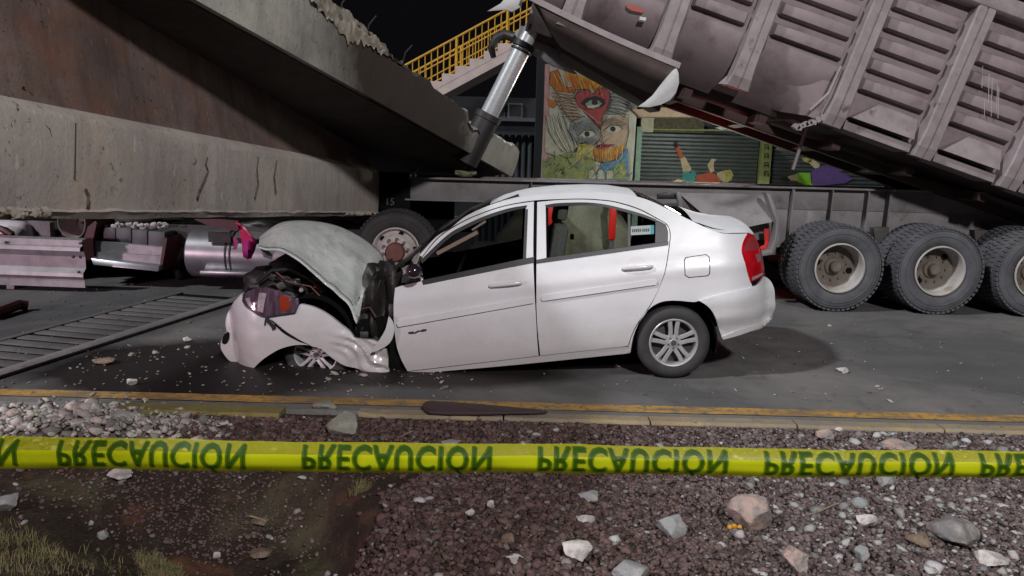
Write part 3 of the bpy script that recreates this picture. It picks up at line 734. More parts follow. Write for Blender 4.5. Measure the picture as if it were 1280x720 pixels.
# mouldings
part('door_moulding', [(677.5,369.2),(819,349.2),(821.5,351.5),(820,356),(678,376.5),(676,373)], PAINT, rear_door, dy=-.016, rim=.02, grid=.02, step=.04)
part('door_moulding', [(497,401),(665.5,372),(668,374.5),(667,379),(497.5,409),(495.5,405)], PAINT, front_door, dy=-.016, rim=.02, grid=.02, step=.04)
part('badge', [(510.2,415.4),(516,414.2),(517.6,415.8),(522,413.3),(526,413.0),(528.4,411.6),(532.6,411.4),(533.4,413.4),(528.5,414.8),(524,414.6),(520,416.8),(514,417.6),(510.5,417.5)], INK, front_door, dy=-.003, rim=.003, grid=.02, step=.02)
# handles
def handle(parent, px, py, wpx, slope):
    cup = [(px+wpx*(.5+.42*math.cos(a))-2, py-1+10*math.sin(a)+slope*0) for a in [i*math.pi/8 for i in range(16)]]
    part('handle_cup', [(x*1.0 if True else 0, y) for x, y in [(px+wpx*.46+wpx*.30*math.cos(i*math.pi/8), py-4+8.5*math.sin(i*math.pi/8)) for i in range(16)]], HCUP, parent, dy=-.0015, rim=.002, grid=.02)
    a, c_ = on_side(px, py+slope, yside, -.032), on_side(px+wpx, py, yside, -.032); mid = (a+c_)/2
    b = MB(); d = (c_-a)
    for t0, w_ in ((0, 1),):
        prof = [(-.5, .35, .022), (-.49, .75, .006), (-.42, 1, 0), (-.2, 1.06, -.004), (0, 1.06, -.005), (.2, 1.06, -.004), (.42, 1, 0), (.49, .75, .006), (.5, .35, .022)]
        rings = []
        for s_, k, dy in prof:
            c0 = mid + d*s_; hh = .015*k
            rings.append([c0+Vector((0, dy+.012*math.cos(q)*k if math.cos(q) > 0 else dy+.010*math.cos(q)*k, hh*math.sin(q))) for q in [j*math.pi/5 for j in range(10)]])
        b.loft(rings, close=True); n0 = len(prof)-1
        b.f.append(tuple(range(10))); b.f.append(tuple(n0*10+j for j in range(10)))
    for s_ in (-.44, .44):
        b.box(mid + d*s_ + Vector((0, .02, 0)), (.02, .03, .018))
    obj('handle', b, PAINT, parent, smooth=True, ang=50)
HCUP = M('handle_cup_paint', (.52, .51, .51), rough=.35)
handle(rear_door, 778, 333, 39, 3.0)
handle(front_door, 611, 353.5, 42, 4.0)
# fuel flap: a thin recessed outline and its lid
part('fuel_flap', [(857.5,322.5),(882,318.6),(886,321.5),(886.4,342),(884,344.3),(861,346.4),(856.8,343.5),(856,326)], PAINT, side_frame, dy=-.0035, rim=.004, grid=.03, yf=ydoor)
part('fuel_flap_gap', [(856.6,321.6),(882.4,317.7),(887,321),(887.4,342.6),(884.6,345.3),(860.6,347.4),(855.8,344),(855,325.5)], GAP_BLACK, side_frame, dy=-.0012, rim=.001, grid=.03, yf=ydoor)
# rocker under the doors
part('sill', [(511,467.5),(509.5,465),(673.5,445.4),(778,433.8),(784.5,434),(787.5,441.5),(640,456.5)], PAINT, dy=.006, rim=.05)

# rear bumper, tail light
BUMP_R = [(941,358.6),(947,356),(955,345.3),(960,348),(964.6,353.5),(968,363),(968.9,376),(968.3,387),(965,398.5),(956,407.5),(940,414.2),(921,419),(904,424),(900.3,416),(896.5,402),(890.5,389.5),(883,381.5),(874.5,376.3),(905,367)]
def ybump(p):
    u, h = uh(p); return yside(p) - .012 - .018*math.exp(-((h-.36)/.07)**2) + (.05 if h < .22 else 0)*min(1, (.22-h)/.1)
rb = part('rear_bumper', BUMP_R, PAINT, yf=ybump, rim=.03)
part('bumper_lip', [(902,421),(925,412.5),(950,404.5),(962,399.5),(961,403),(940,413.5),(904,424.5)], PAINT, rb, yf=ybump, dy=-.012, rim=.02, grid=.03)
DIM_LENS = M('dim_clear_lens', (.34, .20, .21), (.22, .10, .11), scale=60, rough=.2, metal=.3)
TAIL = [(934.4,292),(929.5,301),(927.2,311.7),(928.6,320),(931,328),(934.5,340),(938.5,352.5),(947,349.3),(954.6,344),(955.2,336),(954.4,329),(952,314),(948.8,305),(944.8,298),(938.5,292.3)]
tail = part('tail_light', TAIL, RED_LENS, dy=-.010, rim=.02, grid=.02)
part('reflector', [(944.5,318.5),(950,315.5),(952.4,325.5),(947.3,328)], DIM_LENS, tail, dy=-.0125, rim=.004, grid=.012)
part('reflector', [(940.5,346.5),(953,340.8),(953.2,343.6),(940.6,350.2)], CLEAR_LENS, tail, dy=-.0125, rim=.004, grid=.012)
part('reflector', [(936.3,297),(942.5,297),(947.5,308),(947,312),(931,314),(930.6,310)], M('dim_red_lens', (.20, .03, .035), rough=.15, coat=.8), tail, dy=-.0125, rim=.004, grid=.015)

for o in (front_door, side_frame, rb, tail): far_copy(o)
for o in [c_ for c_ in car.children if c_.name.startswith(('sill', 'pillar_lining', 'quarter_lining')) or c_ is far_lining]: far_copy(o)

# --- panels that run across the car: profile points on the near side, carried over to the far side
def cross(name, pxs, mat, dys=0.0, crown=.05, n=14, parent=None, thick=0, smooth_step=.08, yf=yside, ang=40, ends=(0, 1), prof=None):
    P = [on_side(x, y, yf, dys) for x, y in pxs]
    rings = []
    for p in P:
        half = YC - p.y; r_ = []
        for j in range(n+1):
            t = 2*j/n - 1; k = 1 - t*t
            cv = crown(p) if callable(crown) else crown
            r_.append(Vector((p.x, 0, p.z)) + _ch*(cv*k) + Vector((0, YC + half*t, 0)))
        rings.append(r_)
    b = MB().loft(rings)
    return obj(name, b, mat, parent or car, smooth=True, ang=ang, solid=thick)
cross('roof', [(612,257.5),(630,251.8),(648,247.8),(667,245.2),(700,242.4),(740,241.2),(770,242.3),(797,246.5)], PAINT_TOP, .004, crown=lambda p: .010 + .042*min(1, max(0, (p.x - at(612, 257, 6.15).x)/.42))**.7)
WSP = [(497,336),(524,315.5),(545,294.5),(564,283),(583.6,268.8),(612,257)]
cross('windshield', WSP, glass_mat('cracked_windshield', (.16, .17, .17), .12), .03, crown=lambda p: .035 - .028*min(1, max(0, (p.x - at(540, 300, 6.15).x)/.45)))
b = MB(); b.bar(at(592, 264.5, 6.35), at(648.5, 243.5, 6.35), .016, .03); b.bar(at(560, 287, 6.3), at(593, 264.8, 6.35), .008, .02); obj('windshield_trim', b, BLACK_PL, car)
cross('rear_window', [(797,246.3),(815,252.8),(842,266),(869,279.2),(890,288.6)], glass_mat('rear_glass', (.10, .10, .11)), .012, crown=.05)
cross('trunk_lid', [(880,285.2),(893,289.8),(908,291.6),(925,291),(936,290.8),(942,294),(948,305),(952.5,318),(955,338),(956.5,345)], PAINT_TOP, .012, crown=lambda p: .07)
cross('rear_bumper_centre', [(955,345.4),(960,348.2),(964.6,353.7),(967.6,363),(968.4,376),(967.8,387),(964.5,398.5),(955.5,407.5)], PAINT, .004, crown=.0, n=4)
# trunk lid seen above the rear deck: raised rear lip
cross('trunk_spoiler', [(866,276.5),(893,285.2),(915,289.4),(936,289.6),(943,293)], PAINT_TOP, .08, crown=.085)
UND = [(300,455),(500,455),(640,447),(784,433),(880,412),(912,404),(912,372),(900,352),(800,352),(500,395),(400,405),(310,400)]
p0 = [on_side(x, y, yside, .20) for x, y in UND]
b = MB(); b.prism([Vector((p.x, Y0+.22, p.z)) for p in p0], (0, 1.25, 0)); obj('floor_pan', b, GAP_BLACK, car)

# --- interior
def seat(pxc, pyc, y0, mat, name='front_seat'):
    c_ = at(pxc, pyc, y0+.25); ax, up = _cd, _ch
    rot = Matrix((ax, Vector((0, 1, 0)), up)).transposed()
    s_ = obj(name, MB().box(c_ + up*.0 - ax*.22, (.50, .48, .14), rot), mat, car, bevel=.04)
    rt = rot @ Matrix.Rotation(R(14), 3, 'Y')
    obj('seat_back', MB().box(c_ + up*.33 + ax*.06, (.13, .47, .62), rt), mat, s_, bevel=.045)
    obj('headrest', MB().box(c_ + up*.74 + ax*.16, (.09, .27, .17), rt), mat, s_, bevel=.035)
    return s_
seat(688, 372, Y0+.22, SEAT); seat(684, 366, Y0+.98, SEAT_LIGHT)
c_ = at(792, 352, YC); rot = Matrix((_cd, Vector((0, 1, 0)), _ch)).transposed()
rs_ = obj('rear_seat', MB().box(c_ - _cd*.02, (.5, 1.3, .16), rot), SEAT, car, bevel=.04)
obj('seat_back', MB().box(c_ + _cd*.27 + _ch*.26, (.14, 1.3, .50), rot @ Matrix.Rotation(R(24), 3, 'Y')), SEAT, rs_, bevel=.04)
dash = obj('dashboard', MB().box(at(528, 372, YC) - _ch*.02, (.42, 1.38, .26), rot), BLACK_PL, car, bevel=.06)
b = MB(); sc_ = at(572, 342, Y0+.50); tilt = rot @ Matrix.Rotation(R(-62), 3, 'Y')
b.tube([sc_ + tilt @ Vector((.18*math.cos(a), .18*math.sin(a), 0)) for a in [i*2*math.pi/28 for i in range(29)]], .014, 8, cap=False)
for a in (0.3, 2.8, 4.7): b.tube([sc_, sc_ + tilt @ Vector((.18*math.cos(a), .18*math.sin(a), 0))], .012, 6)
obj('steering_wheel', b, BLACK_PL, car, smooth=True)
TAN_STREAK = M('tan_pillar_streak', (.16, .115, .09), rough=.7)  # tan bars added in place of the lit far pillar behind the glass
b = MB(); b.bar(at(546, 317, Y0+.13), at(597, 290, Y0+.18), .030, .01); obj('pillar_streak', b, TAN_STREAK, car)
b = MB(); b.bar(at(590, 287.5, Y0+.16), at(607, 276.5, Y0+.2), .016, .01); obj('pillar_streak', b, TAN_STREAK, car)
b = MB(); b.box(at(715, 296, YC+.2), (.035, .03, .05)); obj('belt_buckle', b, RED_TRIM, car)
# number sticker in the quarter glass
st = part('window_sticker', [(788.5,283),(817.5,281.2),(817.5,292.4),(788.5,294)], STICKER, rear_door, dy=.009, rim=0, step=.1)
part('sticker_band', [(813.2,281.5),(817.5,281.2),(817.5,292.4),(813.2,292.7)], STICKER_BLUE, rear_door, dy=.0075, rim=0, step=.1)
b = MB()
for k in range(9):
    x = 790.2 + k*2.35 + (1.0 if k > 4 else 0); y = 288.4 - k*.12
    q = [on_side(x+dx, y+dy_, yside, .0065) for dx, dy_ in ((0, -2), (1.5, -2), (1.5, 1.8), (0, 1.8))]
    b.add(q, [(0, 1, 2, 3)])
obj('sticker_print', b, INK, rear_door, fix=False)

# --- wheels
def car_wheel(c_, face=-1, turn=0, label=None, parent=car):
    o = bpy.data.objects.new('wheel', None); o.empty_display_size = .1; COL.objects.link(o); o.parent = parent
    o.location = Vector(c_) - org(parent); ORG[o.name] = Vector((0, 0, 0)); o.rotation_euler = (0, 0, turn)
    if face > 0: o.scale = (1, -1, 1)
    L = Vector((0, 0, 0))
    # tyre: outer side at y = 0
    prof = [(.192, .03), (.200, .004), (.225, -.006), (.258, -.006), (.282, .008), (.296, .03), (.2985, .06), (.3, .09), (.2985, .12), (.296, .15), (.282, .17), (.25, .18), (.192, .16)]
    obj('tyre', MB().lathe(prof, 56), RUBBER, o, smooth=True, loc=L)
    b = MB().lathe([(.196, .024), (.199, .006), (.193, .000), (.184, .003), (.178, .014), (.172, .05), (.166, .13), (.19, .16)], 56)
    obj('rim', b, ALLOY, o, smooth=True, loc=L)
    obj('brake_disc', MB().lathe([(.005, .075), (.155, .075), (.172, .08)], 40), ALLOY_DARK, o, smooth=True, loc=L)
    b = MB()
    for k in range(5):
        for sgn in (-1, 1):
            a = 2*math.pi*k/5 + .35
            rd, tg = Vector((math.cos(a), 0, math.sin(a))), Vector((-math.sin(a), 0, math.cos(a)))
            p = [(rd*.045 + tg*(sgn*.022)), (rd*.11 + tg*(sgn*.024)), (rd*.182 + tg*(sgn*.034))]; ww = (.019, .018, .020); yy = (.020, .014, .012)
            rings = []
            for q, w_, y_ in zip(p, ww, yy):
                rings.append([q - tg*w_ + Vector((0, y_+.006, 0)), q - tg*w_*.7 + Vector((0, y_-.004, 0)), q + tg*w_*.7 + Vector((0, y_-.004, 0)), q + tg*w_ + Vector((0, y_+.006, 0)), q + Vector((0, y_+.03, 0))])
            b.loft(rings, close=True)
    obj('spokes', b, ALLOY, o, smooth=True, ang=30, loc=L)
    b = MB().lathe([(.0, .006), (.026, .008), (.031, .014), (.058, .016), (.064, .024), (.064, .05)], 30)
    obj('hub', b, ALLOY, o, smooth=True, ang=30, loc=L)
    b = MB().lathe([(.0, .002), (.021, .004), (.024, .010)], 20); obj('hub_cap', b, ALLOY_DARK, o, smooth=True, loc=L)
    for k in range(5):
        a = 2*math.pi*k/5 + .35 + math.pi/5
        obj('lug_nut', MB().lathe([(0, .007), (.007, .007), (.008, .02)], 6, (.044*math.cos(a), 0, .044*math.sin(a))), ALLOY_DARK, o, loc=L)
    return o
rw = at(842, 428.5, Y0+.028)
wheel_r = car_wheel((rw.x, Y0+.02, .302))
wr2 = car_wheel((rw.x, 2*YC - (Y0+.02), .302), face=1)
fw = at(394, 444, Y0+.10)
wheel_f = car_wheel((fw.x, Y0+.10, fw.z), turn=R(-15)); wheel_f.rotation_euler = (R(-6), 0, R(-12)); wheel_f.scale = (1.0, 1, .76)
wf2 = car_wheel((fw.x, 2*YC - (Y0+.02), .29), face=1)
# dark wheel housings
def arch(pc, rad, z0):
    b = MB(); ring0 = []
    for k in range(25):
        a = math.pi*(-.08 + 1.16*k/24); ring0.append((pc[0]+rad*math.cos(a), pc[1]+rad*math.sin(a)))
    b.loft([[Vector((x, Y0+.03, z)) for x, z in ring0], [Vector((x, Y0+.34, z)) for x, z in ring0]])
    n = len(b.v); b.v.append((pc[0], Y0+.34, pc[1])); m_ = len(ring0)
    for k in range(m_-1): b.f.append((m_+k, m_+k+1, n))
    obj('wheel_housing', b, GAP_BLACK, car, fix=False)
arch((rw.x+.01, .30), .345, 0); arch((fw.x-.02, .26), .33, 0)

BAYM = dict(DARK_STEEL=M('bay_steel', (.05, .047, .045), (.09, .08, .075), scale=12, rough=.5, metal=.4), ALLOY_DARK=M('bay_casting', (.10, .095, .09), (.06, .055, .05), scale=10, rough=.55, metal=.3), HUB_DIRT=HUB_DIRT, ALLOY=ALLOY, HUB_RED=HUB_RED, GALV=M('bay_zinc', (.25, .24, .23), rough=.4, metal=.5))
# --- torn front end
def yfront(p):
    u, h = uh(p); k = noise.fractal(Vector((p.x*2.2, p.z*2.6, 1.3)), 1, 2, 4)
    return yside(p) + .012*k - .02
FB = [(302.7,366),(293,376.5),(286,388),(282,401),(282.3,409),(283.5,414),(280.5,418.5),(277.7,423),(275.6,432),(278.8,441),(291,453.5),(311.7,467.3),(316,461.5),(328.8,449.2),(347.5,437.4),(364,432.2),(376.7,431),(385.5,431.5),(372.5,425.8),(353.8,414),(339,402),(331,397.6),(328.5,397.2),(312,387.5),(303.5,377)]
fbump = part('front_bumper', FB, PAINT, yf=yfront, rim=.05, grid=.025, ang=60)
part('fog_lamp_recess', [(277.6,424),(280.5,418),(284.6,414.6),(286.8,416.5),(286.6,423),(284,429),(280.5,430.6),(277.6,429)], GAP_BLACK, fbump, yf=yfront, dy=-.004, rim=.01, grid=.02)
def yfend(p):
    u, h = uh(p); k = noise.fractal(Vector((p.x*2.0, p.z*3.2, 5.3)), 1, 2, 4)
    d = max(0, (u + .62)/.45)                                          # crumpled towards the door
    q = p.x*4.3 + p.z*6.5 + 1.6*noise.noise(Vector((p.x*4, p.z*4, 7))); tri = abs(q - math.floor(q) - .5)*2 - .5
    return yside(p) + .010*k - .012 + d*(.045*noise.noise(Vector((p.x*9, p.z*7, 2))) + .045*tri)
FEN = [(332.5,396.2),(349.6,395),(368,392.6),(374,381),(376,380.2),(388,382.6),(400,387.5),(411,394),(425,405),(437.5,415),(442.5,422.5),(452,424),(462.5,424.6),(472,428),(480,434.5),(483,437.5),(486.3,467),(472,468),(458.8,468),(451,463),(441,459.5),(432.5,457.5),(415,447.5),(401.7,436.5),(389,432.5),(386.5,431),(374,424.6),(355.5,412.8),(341,401.5)]
fender = part('front_fender', FEN, PAINT, yf=yfend, rim=.035, grid=.016, ang=24)
part('fender_fold', [(485.8,395.5),(490.5,402),(492.7,412.5),(490.5,423),(485.5,430.5),(476,436.5),(463.5,441),(468,434),(475,423.5),(482,411)], PAINT, fender, yf=lambda p: yside(p) - .055 + .25*(p.x - at(478, 420, Y0).x), rim=.02, grid=.02)
part('torn_crease', [(338,399.6),(344,403.5),(354,412.6),(372,424.2),(384,430),(371,425.6),(352,414.6)], GAP_BLACK, fbump, yf=yfend, dy=-.008, rim=.004, grid=.02)
part('torn_bracket', [(331.5,397),(335.5,398),(338,402),(341,405),(345,407.5),(344.5,411.5),(341,413.2),(339.5,409.5),(336.5,405.6),(333.5,401.5),(331.5,407.5),(330,406)], BLACK_PL, fbump, yf=yfend, dy=-.02, rim=.01, grid=.02)
HL = [(305,367.5),(303,376),(306,381.5),(312,386.3),(320,391.6),(328.8,395.8),(349.6,394),(368,391.5),(371.5,386),(373.3,380),(372.3,374.5),(351.7,365.6),(340,361.5),(328.8,359),(312,363)]
hl = part('headlight', HL, HEAD_LENS, yf=yfend, dy=-.004, rim=.03, grid=.02)
part('indicator', [(351,368.5),(361,372),(362.5,380),(361,387.5),(352,389.5),(349.5,379)], ORANGE_LENS, hl, yf=yfend, dy=-.008, rim=.004, grid=.02)
part('reflector', [(324,366),(333,366.5),(331,376),(328.5,391),(321.5,388.5)], CLEAR_LENS, hl, yf=yfend, dy=-.008, rim=.004, grid=.015)
part('reflector', [(306.5,373),(312,372),(313.5,379),(318,386),(311,382.5)], CLEAR_LENS, hl, yf=yfend, dy=-.008, rim=.004, grid=.015)
part('headlight_seal', [(304.6,366.5),(302.4,376),(306,382.5),(312,387.4),(328.8,397),(350,395.2),(369,392.4),(374.3,380.3),(372.9,379.8),(368.4,390.4),(349.6,392.8),(329,394.6),(313,385.4),(307.4,380.8),(304.4,375.6),(306.4,367.4)], BLACK_PL, hl, yf=yfend, dy=-.010, rim=.01, grid=.02)
# the far front corner and the face between them
for o in (fbump, fender, hl): far_copy(o)
cross('front_bumper_centre', [(303.5,366),(294,376.5),(287,388),(283,401),(283.3,409),(281.5,418.5),(276.8,431),(280,440.5),(292,453),(311.7,466)], PAINT, .02, crown=-.0, n=8, yf=yside)
# crushed engine bay: dark cross members, hoses and lumps
b = MB()
def lump(px, py, Y, r_, sq=(1, 1, 1)):
    c0 = at(px, py, Y)
    V = ico_base(3)[0]; F_ = ico_base(3)[1]; vs = []
    for q in V:
        q = Vector(q); k = 1 + .35*noise.fractal(q*1.7 + c0*3, 1, 2, 3)
        vs.append(c0 + Vector((q.x*sq[0], q.y*sq[1], q.z*sq[2]))*r_*k)
    b.add(vs, [tuple(f) for f in F_])
for a in ((336,352,6.35,.16,(1.3,1,.8)), (365,345,6.5,.20,(1.2,1.2,.9)), (392,368,6.45,.20,(1.2,1,.9)), (420,392,6.35,.19,(1.1,1,.9)), (452,404,6.30,.15,(1,1,1)),
          (472,372,6.55,.22,(.6,1,1.35)), (484,350,6.6,.17,(.7,1,1)), (318,366,6.35,.10,(1,1,1)), (440,380,6.8,.25,(1,1,1)), (380,350,7.0,.25,(1.2,1.2,.8)), (478,412,6.25,.10,(.8,.8,1.3)), (350,372,6.25,.11,(1.6,.8,.7))): lump(*a)
bay = obj('engine', b, BAY, car, smooth=True, ang=60)
b = MB()
for pts, r_ in (([(322,352),(340,338),(362,336),(392,352),(425,384)], .018), ([(312,362),(336,346),(372,356),(410,388)], .014), ([(452,412),(462,396),(468,372),(476,350)], .016), ([(440,408),(456,416),(472,418),(482,408)], .02), ([(372,350),(378,362),(374,372)], .012)):
    b.tube([at(x, y, 6.16 + .02*i) for i, (x, y) in enumerate(pts)], r_, 7)
obj('hoses', b, BLACK_PL, bay, smooth=True)
for i, (px, py, Y, sz, mt) in enumerate(((338,345,6.2,(.10,.05,.05),'DARK_STEEL'), (352,357,6.15,(.07,.04,.06),'ALLOY_DARK'), (385,372,6.18,(.12,.05,.05),'DARK_STEEL'), (404,384,6.16,(.06,.04,.07),'HUB_DIRT'), (365,372,6.14,(.05,.03,.03),'ALLOY'), (425,398,6.16,(.10,.05,.05),'ALLOY_DARK'), (318,358,6.14,(.08,.04,.03),'DARK_STEEL'), (398,362,6.22,(.05,.05,.09),'HUB_RED'), (372,352,6.2,(.04,.04,.05),'GALV'), (455,418,6.1,(.07,.04,.05),'ALLOY_DARK'), (470,425,6.08,(.05,.03,.06),'DARK_STEEL'))):
    obj('bay_piece', MB().box(at(px, py, Y), sz, Matrix.Rotation(R(random.uniform(-50, 50)), 3, 'Y') @ Matrix.Rotation(R(random.uniform(-30, 30)), 3, 'Z')), BAYM[mt], bay, bevel=.006)
for pts, r_ in (([(330,356),(348,348),(370,350),(384,362),(380,376)], .007), ([(345,340),(360,352),(388,358),(402,372),(416,392)], .006), ([(440,400),(452,386),(462,384),(470,396)], .006), ([(356,366),(374,380),(396,388)], .005)):
    obj('wire', MB().tube([at(x, y, 6.10) for x, y in pts], r_, 6), BAYM['HUB_RED'] if r_ == .006 else BLACK_PL, bay, smooth=True)
b = MB().lathe([(0, 0), (.016, .002), (.02, .02), (.02, .08)], 14, at(376, 363, 6.1)); obj('filler_cap', b, ALLOY, bay, smooth=True)
part('radiator_support', [(304,365),(313,350),(322,344),(338,347),(372,364),(400,382),(440,414),(436,420),(410,396),(372,376),(352,366),(328,360)], BAY, yf=lambda p: Y0 + .30 + .05*noise.noise(p*6), rim=.06)
# torn black apron between the hood and the door
part('torn_apron', [(473,343),(479,328),(485,327),(500,336),(503,342),(496,358),(493,374),(489,398),(483,410),(472,424),(455,424),(446,420),(449,398),(450.5,380),(458,360)], BAY, yf=lambda p: Y0 + .25 + .10*noise.noise(Vector((p.x*7, p.z*5, 4))) + .04*math.sin(p.x*40), rim=.05, grid=.02)
part('torn_apron', [(486,396),(494,396),(498,430),(504,452),(509,465),(488,467)], GAP_BLACK, dy=.05, rim=.02)
# far cowl
cross('cowl', [(484,346),(497,338),(512,330)], BLACK_PL, .12, crown=.03)
# door mirror folded at the pillar
b = MB(); mc = at(517, 339, Y0 - .06)
rings = []
for k in range(9):
    t = k/8; r_ = .055*math.sin(math.pi*(.06+.9*t))**.55; x = -.06 + .13*t
    rings.append([mc + _cd*x + Vector((0, r_*1.25*math.cos(a), 0)) + _ch*(r_*math.sin(a)*1.05) for a in [j*2*math.pi/16 for j in range(16)]])
b.loft(rings, close=True); b.f += [tuple(range(16)), tuple(8*16+j for j in range(16))]
b.bar(mc + Vector((.02, .05, -.03)), on_side(527, 346, yside, .01), .03, .03)
mir = obj('side_mirror', b, M('dark_mirror_shell', (.02, .012, .022), rough=.18, coat=.8), car, smooth=True, ang=60)

# --- buckled hood: a sheet between its near edge and its far edge
NEAR = [(323.5,309.5),(333,313),(345,313.8),(358.6,317.6),(372,325.5),(388,338.5),(407,355.5),(423,369.5),(434.5,379.5),(441,392),(445.5,404)]
FARE = [(326,302.5),(335,291),(349,280),(366,276.2),(388,276.2),(413,280),(434.5,287.5),(456,299.5),(473,313.5),(479,322.5),(480.5,328)]
def hood_row(P, Y, n=44):
    q = [at(x, y, Y) for x, y in P]; s_ = spline([Vector((p.x, p.z)) for p in q], .02, closed=False, corner=75)
    L = [0]
    for a, c_ in zip(s_, s_[1:]): L.append(L[-1] + (c_-a).length)
    out = []
    for k in range(n+1):
        d = L[-1]*k/n; i = max(j for j in range(len(L)) if L[j] <= d + 1e-9); i = min(i, len(s_)-2)
        t = (d-L[i])/max(1e-9, L[i+1]-L[i]); p = s_[i].lerp(s_[i+1], t); out.append(Vector((p.x, Y, p.y)))
    return out
A_, B_ = hood_row(NEAR, Y0+.06), hood_row(FARE, Y0+1.30)
rings = []
for j in range(23):
    t = j/22; row = []
    for k, (a, c_) in enumerate(zip(A_, B_)):
        p = a.lerp(c_, t); s_ = k/44
        p = p + Vector((0, 0, .085*math.sin(math.pi*t**1.35)*(.75+.25*s_)))
        wv = noise.fractal(Vector((s_*3.2, t*2.2, .3)), 1, 2, 4)
        p.z += .020*wv*math.sin(math.pi*min(1, t*1.6)) + .010*math.sin(22*(s_ + .35*t))*math.exp(-((t-.35)/.3)**2)*(.3+.7*s_)
        p.x += .012*noise.noise(Vector((s_*5, t*4, 8)))*math.sin(math.pi*t)
        for (cs, ct, am, wd) in ((.30, .45, .020, .10), (.55, -.30, -.022, .09), (.74, .25, .026, .07), (.90, -.2, -.03, .06)):
            p.z += am*max(0, 1 - abs(s_ - cs - ct*(t-.3))/wd)*math.sin(math.pi*min(1, .15 + t*1.2))
        row.append(p)
    rings.append(row)
b = MB().loft(rings)
# folded flange along the near edge
fl = [[p for p in rings[0]], [p + Vector((.012, .012, -.030)) for p in rings[0]]]
hood = obj('hood', b, PAINT_DUST, car, smooth=True, ang=16, solid=.006)
b = MB(); b.loft([[p + Vector((-.002, -.004, .004)) for p in rings[0]], [p + Vector((-.001, .012, .009)) for p in rings[1]]])
obj('hood_edge', b, PAINT_DUST, hood, smooth=True, solid=.004)
rib_ = MB(); rib_.loft([[p + Vector((0, 0, -.03)) for p in r_[2:-2]] for r_ in rings[3:-3]]); obj('hood_liner', rib_, BAY, hood, smooth=True)
# crushed rear corner of the hood, folded down to the door
part('hood_fold', [(445.5,405),(441.5,393),(444,385),(447,378),(450,372),(452,362),(455,362),(453,374),(450.5,388),(448.5,399)], PAINT_DUST, hood, yf=lambda p: Y0 + .16 + .06*noise.noise(Vector((p.x*8, p.z*6, 1))), rim=.02, grid=.02)

# ================================================================== FALLEN BRIDGE GIRDER
def V3(p): return Vector(p)
gn, gf = at(0, 275, 3.7), at(474, 270, 9.7)                           # lower front edge of the bottom flange
gnt, gft = at(0, 130, 3.72), at(474, 215, 9.72)
gdir = (gf - gn); gup = Vector((0, 0, 1))
gside = Vector((-gdir.y, gdir.x, 0)).normalized()                     # away from the seen face (to -x)
NG = 64
def along(a, b_, t): return a + (b_ - a)*t
T0, T1 = -.62, 1.0
girder = thing('bridge_girder', along(gn, gf, 1.0) - Vector((0, 0, .2)), 'fallen concrete bridge girder with stained web lying across the truck cab', 'bridge girder')
def flange_ring(t, jag=0.0):
    a, c_ = along(gn, gf, t), along(gnt, gft, t)
    w_ = .012*fbm(t*9, 2.2, 1.7); w2 = .010*fbm(t*14, 7.1, 1.3)
    lip = Vector((0, 0, 1))
    chip = max(0, noise.noise(Vector((t*13, 3.3, 0))))*.05
    return [a + gside*1.5 + lip*.05, a + gside*.02 + lip*(.0+chip*.4), a + lip*(.03+chip) - gside*w2, a.lerp(c_, .075 + .02*noise.noise(Vector((t*31, 5, 0)))) - gside*(.010 + w_*.5), a.lerp(c_, .10 + .03*noise.noise(Vector((t*31, 5, 0)))) + gside*.016 - gside*w_*.5,
            a.lerp(c_, .5) - gside*w_*.6, c_ - lip*.03 - gside*w_*.6, c_ + gside*.010 + lip*.0, c_ + gside*.014 + lip*.008, c_ + gside*.085 + lip*.055, c_ + gside*1.5 + lip*.10]
b = MB(); b.loft([flange_ring(T0 + (T1-T0)*i/160) for i in range(161)])
e = flange_ring(T1); k = len(b.v); b.v += [tuple(p) for p in e]; b.f.append(tuple(range(k, k+11)))
bf = obj('bottom_flange', b, CONC_FACE, girder, smooth=True, ang=28, fix=False)
# clinging torn lump on the lower lip at left and ragged flakes along the edge
def flakes(name, P, r0, r1, mat, parent, seed=1, up=(0, 0, 0)):
    rs = random.Random(seed); b = MB(); V, F_ = ico_base(2)
    for p in P:
        r_ = rs.uniform(r0, r1); o = Vector((rs.uniform(-9, 9),)*3); sq = Vector((rs.uniform(.7, 1.6), rs.uniform(.4, .8), rs.uniform(.6, 1.2)))
        b.add([p + Vector((q[0]*sq.x, q[1]*sq.y, q[2]*sq.z))*r_*(1 + .45*noise.noise(Vector(q)*2 + o)) for q in V], [tuple(f) for f in F_])
    return tag(obj(name, b, mat, parent, smooth=True, ang=40, fix=False), kind='stuff')
flakes('broken_edge', [along(gn, gf, t) + Vector((0, -.0, .02 + .03*random.random())) for t in [random.uniform(.0, .05) for _ in range(22)]], .010, .030, BROKEN, bf, 3)
flakes('broken_edge', [along(gn, gf, t) + Vector((0, 0, .03)) for t in [random.uniform(.80, .97) for _ in range(40)]], .008, .022, BROKEN, bf, 5)
b = MB(); rings = []
for i in range(NG+1):
    t = T0 + (T1-T0)*i/NG; c_ = along(gnt, gft, t)
    w_ = .016*fbm(t*7, 4.4, 1.4)
    top = 1.05 - .25*max(0, t)
    rings.append([c_ + gside*.085 + Vector((0, 0, .02)), c_ + gside*(.12 + w_) + Vector((0, 0, .10)), c_ + gside*(.20 + w_*.6) + Vector((0, 0, .16 + top*.5)), c_ + gside*.20 + Vector((0, 0, .16 + top)), c_ + gside*.45 + Vector((0, 0, .3 + top)), c_ + gside*1.3 + Vector((0, 0, .3 + top))])
b.loft(rings); obj('web', b, CONC_WEB, girder, smooth=True, ang=35, fix=False)
